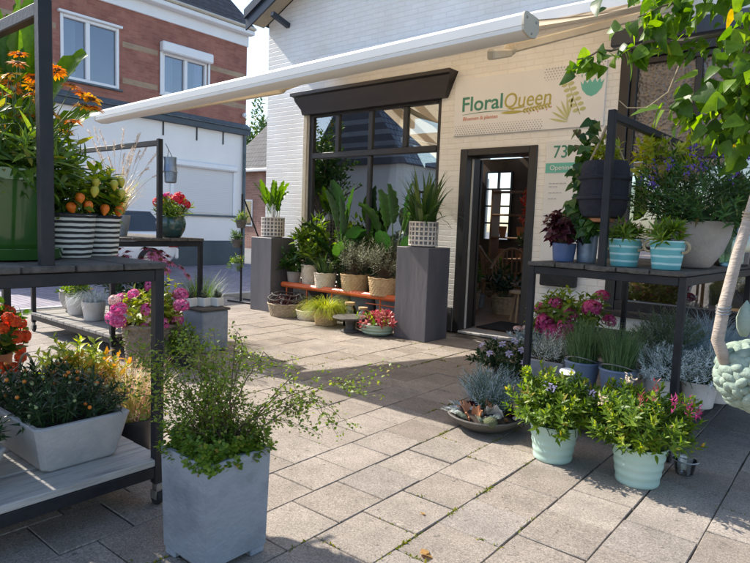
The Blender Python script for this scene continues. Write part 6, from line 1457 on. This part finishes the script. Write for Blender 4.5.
t = thing('small_zinc_pot', 'little blue pot with a label on the low shelf behind the lavender', 'pot', (-1.02, 4.45, SL+.0)); pot(t, .06, .05, .26, MATS['blue_pot'])
# mint buckets
def hebe(label, loc, R, cz, n, red):
    t = thing('mint_bucket_plant', label, 'potted plant', loc, 0, 'mint green buckets of hebe')
    mb = MB(); h = .21; pr = [(.098, 0), (.104, .005)]
    for k in range(1, 25): q = k/24; pr.append((.104+.03*q+.002*math.sin(q*PI*9), .005+q*(h-.012)))
    pr += [(.139, h-.006), (.139, h), (.131, h), (.127, h-.02)]; mb.lathe(pr, 44); part('bucket', mb, MATS['mint_tin'], t)
    mb = MB(); mb.lathe([(.001, h-.02), (.127, h-.022)], 20); part('soil', mb, MATS['soil'], t)
    E = dome(int(n*1.5), R, (0, 0, cz), -.55, .3, .14); B = basepts(E, (0, 0, h-.03), .05)
    foliage(t, MATS['leaf_fresh'], leafT(.34, 4, .14, .15), E, B, L=.085, per=13, ls=.046, stem=MATS['stem_green'], a0=25, a1=80)
    foliage(t, MATS['leaf_lime'], OVAL, E[:n//3]*1.03, B[:n//3], L=.02, per=6, ls=.03, name='young_tips', a0=20, a1=60)
    return t
t = hebe('mint green bucket of leafy hebe next to the terracotta shard bowl', (-1.27, 3.2, 0), (.26, .25, .19), .33, 150, False)
mb = MB(); mb.lathe([(.001, .0), (.042, .002), (.042, .005), (.001, .006)], 20); part('round_label', mb, MATS['white_glaze'], t, (.06, -.02, .51), (.25, .1, 0))
for e, m in (((.02, -.13, .44), 'petal_lilac'), ((.2, .0, .42), 'petal_lilac')):
    P = np.array(e)+rng.normal(0, 1, (24, 3))*.012; part('flower', leaf_mesh('flower', PETAL, P, rng.normal(0, 1, (24, 3)), rng.normal(0, 1, (24, 3)), rng.uniform(.015, .022, 24), MATS[m]), None, t)
t = hebe('mint green bucket of hebe with pink shoots, nearest the camera on the right', (-.815, 3.205, 0), (.3, .27, .19), .34, 170, True)
for e in ((.08, -.12, .5), (.16, -.1, .47), (.22, -.04, .45), (.03, -.16, .47), (.25, .02, .42)):
    P = np.array(e)+rng.normal(0, 1, (20, 3))*np.array([.008, .008, .026]); part('flower_spike', leaf_mesh('spike', LANCE, P, rng.normal(0, .5, (20, 3))+np.array([0, 0, .8]), rng.normal(0, 1, (20, 3)), rng.uniform(.02, .03, 20), MATS['petal_magenta' if e[0] > .1 else 'leaf_pinkred']), None, t)
for e in ((-.16, -.16, .44), (-.06, -.05, .54)):
    P = np.array(e)+rng.normal(0, 1, (22, 3))*.012; part('flower', leaf_mesh('flower', PETAL, P, rng.normal(0, 1, (22, 3)), rng.normal(0, 1, (22, 3)), rng.uniform(.016, .024, 22), MATS['plume']), None, t)
t = thing('glass_pot', 'small clear glass pot on the shaded tiles beside the nearer mint bucket', 'pot', (-.655, 3.5, 0))
mb = MB(); mb.lathe([(.04, 0), (.045, .006), (.058, .075), (.062, .08), (.057, .08), (.041, .008), (.001, .007)], 24); part('glass', mb, MATS['clear_glass'], t)
mb = MB(); mb.tube([(.066*math.cos(a), .066*math.sin(a), .08) for a in np.linspace(0, 2*PI, 25)], .004, n=5, cap=False); part('rim', mb, MATS['steel_worn'], t)
# bowl of shards and succulents
t = thing('succulent_bowl', 'wide grey bowl of terracotta shards, succulents and silver curry plant', 'planter', (-1.8, 3.38, 0))
mb = MB(); mb.lathe([(.1, 0), (.13, .008), (.2, .05), (.245, .095), (.24, .102), (.225, .098), (.2, .075)], 40); M('bowl_grey', (.075, .068, .06), (.125, .115, .105), 6, .75, .3, 50); part('bowl', mb, MATS['bowl_grey'], t)
mb = MB(); mb.lathe([(.001, .125), (.1, .12), (.18, .1), (.21, .082)], 24, wob=.03); part('soil', mb, MATS['soil'], t)
sh_m = None
def shard(x, y, z, s_, rot, m='terracotta'):
    mb = MB(); a0_, a1_ = 0, 1.5; K = 7; vs = []
    for i in range(K+1):
        a = a0_+(a1_-a0_)*i/K; hh = s_*(1.1+.35*math.sin(i*1.7+x*40))
        for r_ in (s_, s_*.86): vs += [(r_*math.cos(a)-s_*.8, r_*math.sin(a)-s_*.5, 0), (r_*math.cos(a)-s_*.8, r_*math.sin(a)-s_*.5, hh)]
    fs = []
    for i in range(K): b = i*4; fs += [(b, b+1, b+5, b+4), (b+2, b+6, b+7, b+3), (b+1, b+3, b+7, b+5), (b, b+4, b+6, b+2)]
    fs += [(0, 2, 3, 1), (K*4, K*4+1, K*4+3, K*4+2)]; mb.add(vs, fs); part('shard', mb, MATS[m], t, (x, y, z), rot)
shard(.02, -.13, .09, .07, (.3, .2, .4)); shard(-.07, -.08, .1, .065, (-.5, .4, 2.2)); shard(.1, -.02, .1, .075, (.2, -.5, 1.2), 'white_terracotta'); shard(.0, .02, .1, .06, (.4, .3, 3.6)); shard(.05, -.06, .11, .055, (-.2, .7, 5), 'pale_bark'); shard(-.02, -.16, .09, .045, (.9, .1, .2))
for k in range(26):
    a = random.uniform(0, 6.28); r_ = .2*math.sqrt(random.random()); mb = MB(); q = random.uniform(.016, .032); mb.sphere((0, 0, 0), q, 8, 6, sq=(1, random.uniform(.6, 1), random.uniform(.5, .8)))
    if r_*math.sin(a) > .06: continue
    part('pebble', mb, MATS[random.choice(['terracotta', 'concrete_warm', 'dark_stone', 'pale_bark', 'flower_brown'])], t, (r_*math.cos(a), r_*math.sin(a), .135-.15*r_), (random.random(), random.random(), a))
def rosette(parent, pos, r, m, n=26):
    P, Dd, N, s_ = [], [], [], []
    for k in range(n):
        q = k/n; a = k*2.399; el = .15+1.1*(1-q); P.append((0, 0, .004*(1-q))); Dd.append((math.cos(a)*math.cos(el), math.sin(a)*math.cos(el), math.sin(el))); N.append((-math.cos(a)*math.sin(el), -math.sin(a)*math.sin(el), math.cos(el))); s_.append(r*1.35*(.45+.55*q))
    part('rosette', leaf_mesh('rosette', SPOON, np.array(P), np.array(Dd), np.array(N), np.array(s_), MATS[m]), None, parent, pos, (random.gauss(-.2, .3), random.gauss(0, .3), 0))
for p_, r, m in (((-.16, -.12, .1), .05, 'leaf_silver'), ((-.19, -.04, .1), .055, 'leaf_silver'), ((-.12, -.17, .1), .045, 'leaf_silver'), ((.06, -.19, .1), .04, 'leaf_succulent'), ((.12, -.13, .1), .05, 'leaf_succulent'), ((-.22, -.1, .08), .05, 'leaf_silver'), ((-.06, -.2, .1), .04, 'leaf_succulent'), ((-.1, .0, .12), .05, 'leaf_wine'), ((.16, .02, .1), .05, 'leaf_wine'), ((-.02, .05, .12), .05, 'leaf_wine')): rosette(t, p_, r, m)
mb = MB(); mb.sphere((.12, -.16, .1), .05, 12, 8, sq=(1, .9, .7)); M('moss_ball', (.06, .075, .035), (.13, .14, .07), 40, .95, .8, 120); part('moss_ball', mb, MATS['moss_ball'], t)
E = dome(230, (.26, .18, .15), (-.03, .13, .25), -.3, .3); B = basepts(E, (-.02, .1, .09), .06); foliage(t, MATS['leaf_bluegrey'], NARROW, E, B, L=.12, per=22, ls=.03, stem=MATS['stem_green'], a0=20, a1=50)
rp('bellflower_pot', 'dark green bellflower with lilac blooms behind the shard bowl', (-2.22, 4.55, 0), lambda t: pot(t, .15, .12, .14, MATS['black_plastic']), bush2 := (lambda t: foliage(t, MATS['leaf_dark'], OVAL, *(lambda E: (E, basepts(E, (0, 0, .12), .06)))(dome(90, (.34, .3, .17), (0, 0, .2), -.3, .4)), L=.08, per=10, ls=.05, stem=MATS['stem_green'])))
bt = [o for o in D.objects if o.name.startswith('bellflower_pot')][0]
for e in ((.1, -.24, .3), (.17, -.16, .33), (-.06, -.26, .28), (-.2, -.14, .31), (.02, -.2, .36), (.26, -.12, .27), (.22, -.2, .24), (-.12, -.05, .37), (.08, -.1, .38)):
    daisy(bt, e, (e[0], e[1]-.1, .3), .032, MATS['petal_lilac'], MATS['leaf_lime'], 6, T=PETAL, cz=.16)
rp('stonecrop_pot', 'grey green stonecrop with faded pink heads beside the rack leg near the door', (-2.12, 4.98, 0), lambda t: pot(t, .14, .11, .18, MATS['seagrass']), silver((.3, .24, .16), (0, 0, .3), 70, .05, 'leaf_bluegrey', SPOON))
bt = [o for o in D.objects if o.name.startswith('stonecrop_pot')][0]
HM = ball_head_mesh('flower_head', .04, MATS['petal_cream'], 40, .35)
for e in dome(12, (.26, .22, .12), (0, 0, .36), .3, .9):
    ob = D.objects.new('flower_head', HM); C.objects.link(ob); ob.parent = bt; ob.location = e; ob.scale = (1, 1, .6)
# ------------------------------------------------------------------ hanging succulent wreath and the tree over the right edge
t = thing('hanging_succulent', 'curved whitewashed branch with a cluster of fat grey green succulent leaves at the right edge', 'hanging plant', (-.36, 2.66, .75))
def rel(p): return (p[0]+.36, p[1]-2.66, p[2]-.75)
mb = MB(); pts = [(-.22, 2.86, 2.3), (-.30, 2.79, 1.85), (-.345, 2.723, 1.462), (-.36, 2.701, 1.365), (-.382, 2.664, 1.21), (-.405, 2.62, 1.0), (-.412, 2.6, .882), (-.385, 2.63, .8), (-.34, 2.68, .74)]
mb.tube([rel(p) for p in pts], [.015, .016, .018, .019, .02, .022, .023, .023, .022], n=12); part('branch', mb, MATS['pale_bark'], t, ang=60)
for i in (3, 5):
    mb = MB(); c_ = Vector(rel(pts[i]))
    for dz in (-.012, 0, .012): mb.tube([(c_.x+(.022 if i == 3 else .025)*math.cos(a), c_.y+(.022 if i == 3 else .025)*math.sin(a), c_.z+dz+.006*math.sin(a)) for a in np.linspace(0, 2*PI, 19)], .0028, n=5, cap=False)
    part('twine', mb, MATS['steel_worn' if i == 5 else 'rope'], t)
mb = MB()
cc = np.array(rel((-.3, 2.715, .745))); mb.sphere(tuple(cc), .12, 16, 12, sq=(1, 1, .98))
for k in range(190):         # fat overlapping leaves, tips outward
    zz = 1-2*(k+.5)/190; aa = k*2.39996; u = np.array([math.sqrt(1-zz*zz)*math.cos(aa), math.sqrt(1-zz*zz)*math.sin(aa), zz])
    d = Vector(u+rng.normal(0, .22, 3)).normalized(); r_ = rng.uniform(.021, .03); c_ = cc+u*.122*rng.uniform(.97, 1.06)
    q = d.to_track_quat('Z', 'Y').to_matrix() @ Matrix.Rotation(random.uniform(0, 6.28), 3, 'Z'); m2 = MB(); m2.sphere((0, 0, 0), r_, 9, 7, sq=(1.35, .85, .62)); mb.add([tuple(Vector(c_)+q @ Vector(v)) for v in m2.v], m2.f)
M('succulent_skin', (.14, .2, .15), (.27, .34, .28), 14, .75, .4, 90, c3=(.19, .26, .2))
part('leaf_cluster', mb, MATS['succulent_skin'], t, ang=80)
mb = MB(); mb.lathe([(.012, 0), (.025, .03), (.03, .07), (.02, .11), (.002, .14)], 12, rel((-.335, 2.66, .9)), wob=.08); part('bud', mb, MATS['succulent_skin'], t, ang=80)
t = thing('leafy_tree', 'broad leaved tree reaching in over the upper right corner', 'tree', (.62, 3.5, 0))
mb = MB(); mb.tube([(0, 0, -.05), (.03, .02, .9), (-.02, .03, 1.7), (-.1, 0, 2.6), (-.3, -.1, 3.3)], [.11, .09, .08, .065, .04], n=10); part('trunk', mb, MATS['bark'], t, ang=60)
def tr(p): return (p[0]-.62, p[1]-3.5, p[2])
BR = [([(.58, 3.5, 2.0), (.1, 3.4, 2.25), (-.437, 3.117, 2.2), (-.638, 2.95, 2.13), (-.82, 2.81, 2.1), (-.962, 2.67, 2.06), (-1.04, 2.6, 2.02)], .02, 5),
      ([(.55, 3.5, 2.3), (.1, 3.3, 2.5), (-.4, 3.1, 2.42), (-.7, 2.95, 2.32), (-.86, 2.8, 2.22)], .02, 15),
      ([(.62, 3.5, 1.8), (.1, 3.3, 2.02), (-.40, 3.08, 1.97), (-.54, 2.95, 1.88), (-.64, 2.88, 1.84)], .016, 9),
      ([(.6, 3.5, 1.75), (.1, 3.2, 1.95), (-.3, 3.05, 1.86), (-.42, 2.98, 1.78), (-.48, 2.95, 1.7)], .014, 10),
      ([(.5, 3.5, 2.6), (-.1, 3.2, 2.75), (-.6, 2.95, 2.6), (-.8, 2.85, 2.42)], .02, 14),
      ([(.5, 3.5, 2.4), (.0, 3.0, 2.5), (-.3, 2.8, 2.35), (-.42, 2.75, 2.1), (-.45, 2.75, 1.9)], .012, 12),
      ([(.5, 3.4, 2.3), (.0, 3.1, 2.3), (-.33, 2.9, 2.14), (-.43, 2.85, 1.95), (-.46, 2.86, 1.78)], .012, 12), ([(.4, 3.4, 2.9), (.1, 2.9, 3.1), (-.2, 2.5, 3.0)], .02, 16), ([(.5, 3.6, 2.9), (.9, 3.9, 3.3), (1.2, 4.2, 3.4)], .02, 16), ([(.6, 3.4, 2.6), (1.1, 3.1, 2.8), (1.5, 2.9, 2.6)], .02, 16)]
P, Dd, N, s_ = [], [], [], []
for pts, r, dens in BR:
    mb = MB(); pv = [Vector(tr(p)) for p in pts]; fine = []
    for i in range(len(pv)-1):
        for q in range(4): fine.append(pv[i].lerp(pv[i+1], q/4)+Vector((random.gauss(0, .006), random.gauss(0, .006), random.gauss(0, .006))))
    fine.append(pv[-1]); mb.tube(fine, r*.7, .003, 6)
    part('limb', mb, MATS['bark'], t)
    for i in range(4, len(fine)):
        for _ in range(max(1, int(dens/.95))):
            c_ = fine[i]; o_ = Vector((random.gauss(0, .06), random.gauss(0, .07), random.gauss(-.03, .05)))*(1.0 if dens > 8 else .35)
            P.append(tuple(c_+o_)); dd = Vector((random.gauss(-.25, .5), random.gauss(-.2, .5), random.gauss(-.75, .35))); Dd.append(tuple(dd)); N.append((random.gauss(-.2, .6), random.gauss(-.3, .6), random.gauss(.6, .4))); s_.append(min(.13, random.lognormvariate(-2.66, .28)))
leafmat('leaf_tree', (.045, .105, .016), (.1, .2, .022), (.19, .31, .04), rough=.36, trans=.58)
part('crown', leaf_mesh('crown', HEART, np.array(P), np.array(Dd), np.array(N), np.array(s_), MATS['leaf_tree']), None, t)
mb = MB(); mb.tube([tr((-.70, 2.9, 2.02)), tr((-.73, 2.87, 1.9)), tr((-.8, 2.82, 1.83)), tr((-.87, 2.78, 1.83)), tr((-.9, 2.76, 1.86))], .0035, .002, 5); part('tendril', mb, MATS['rope'], t)
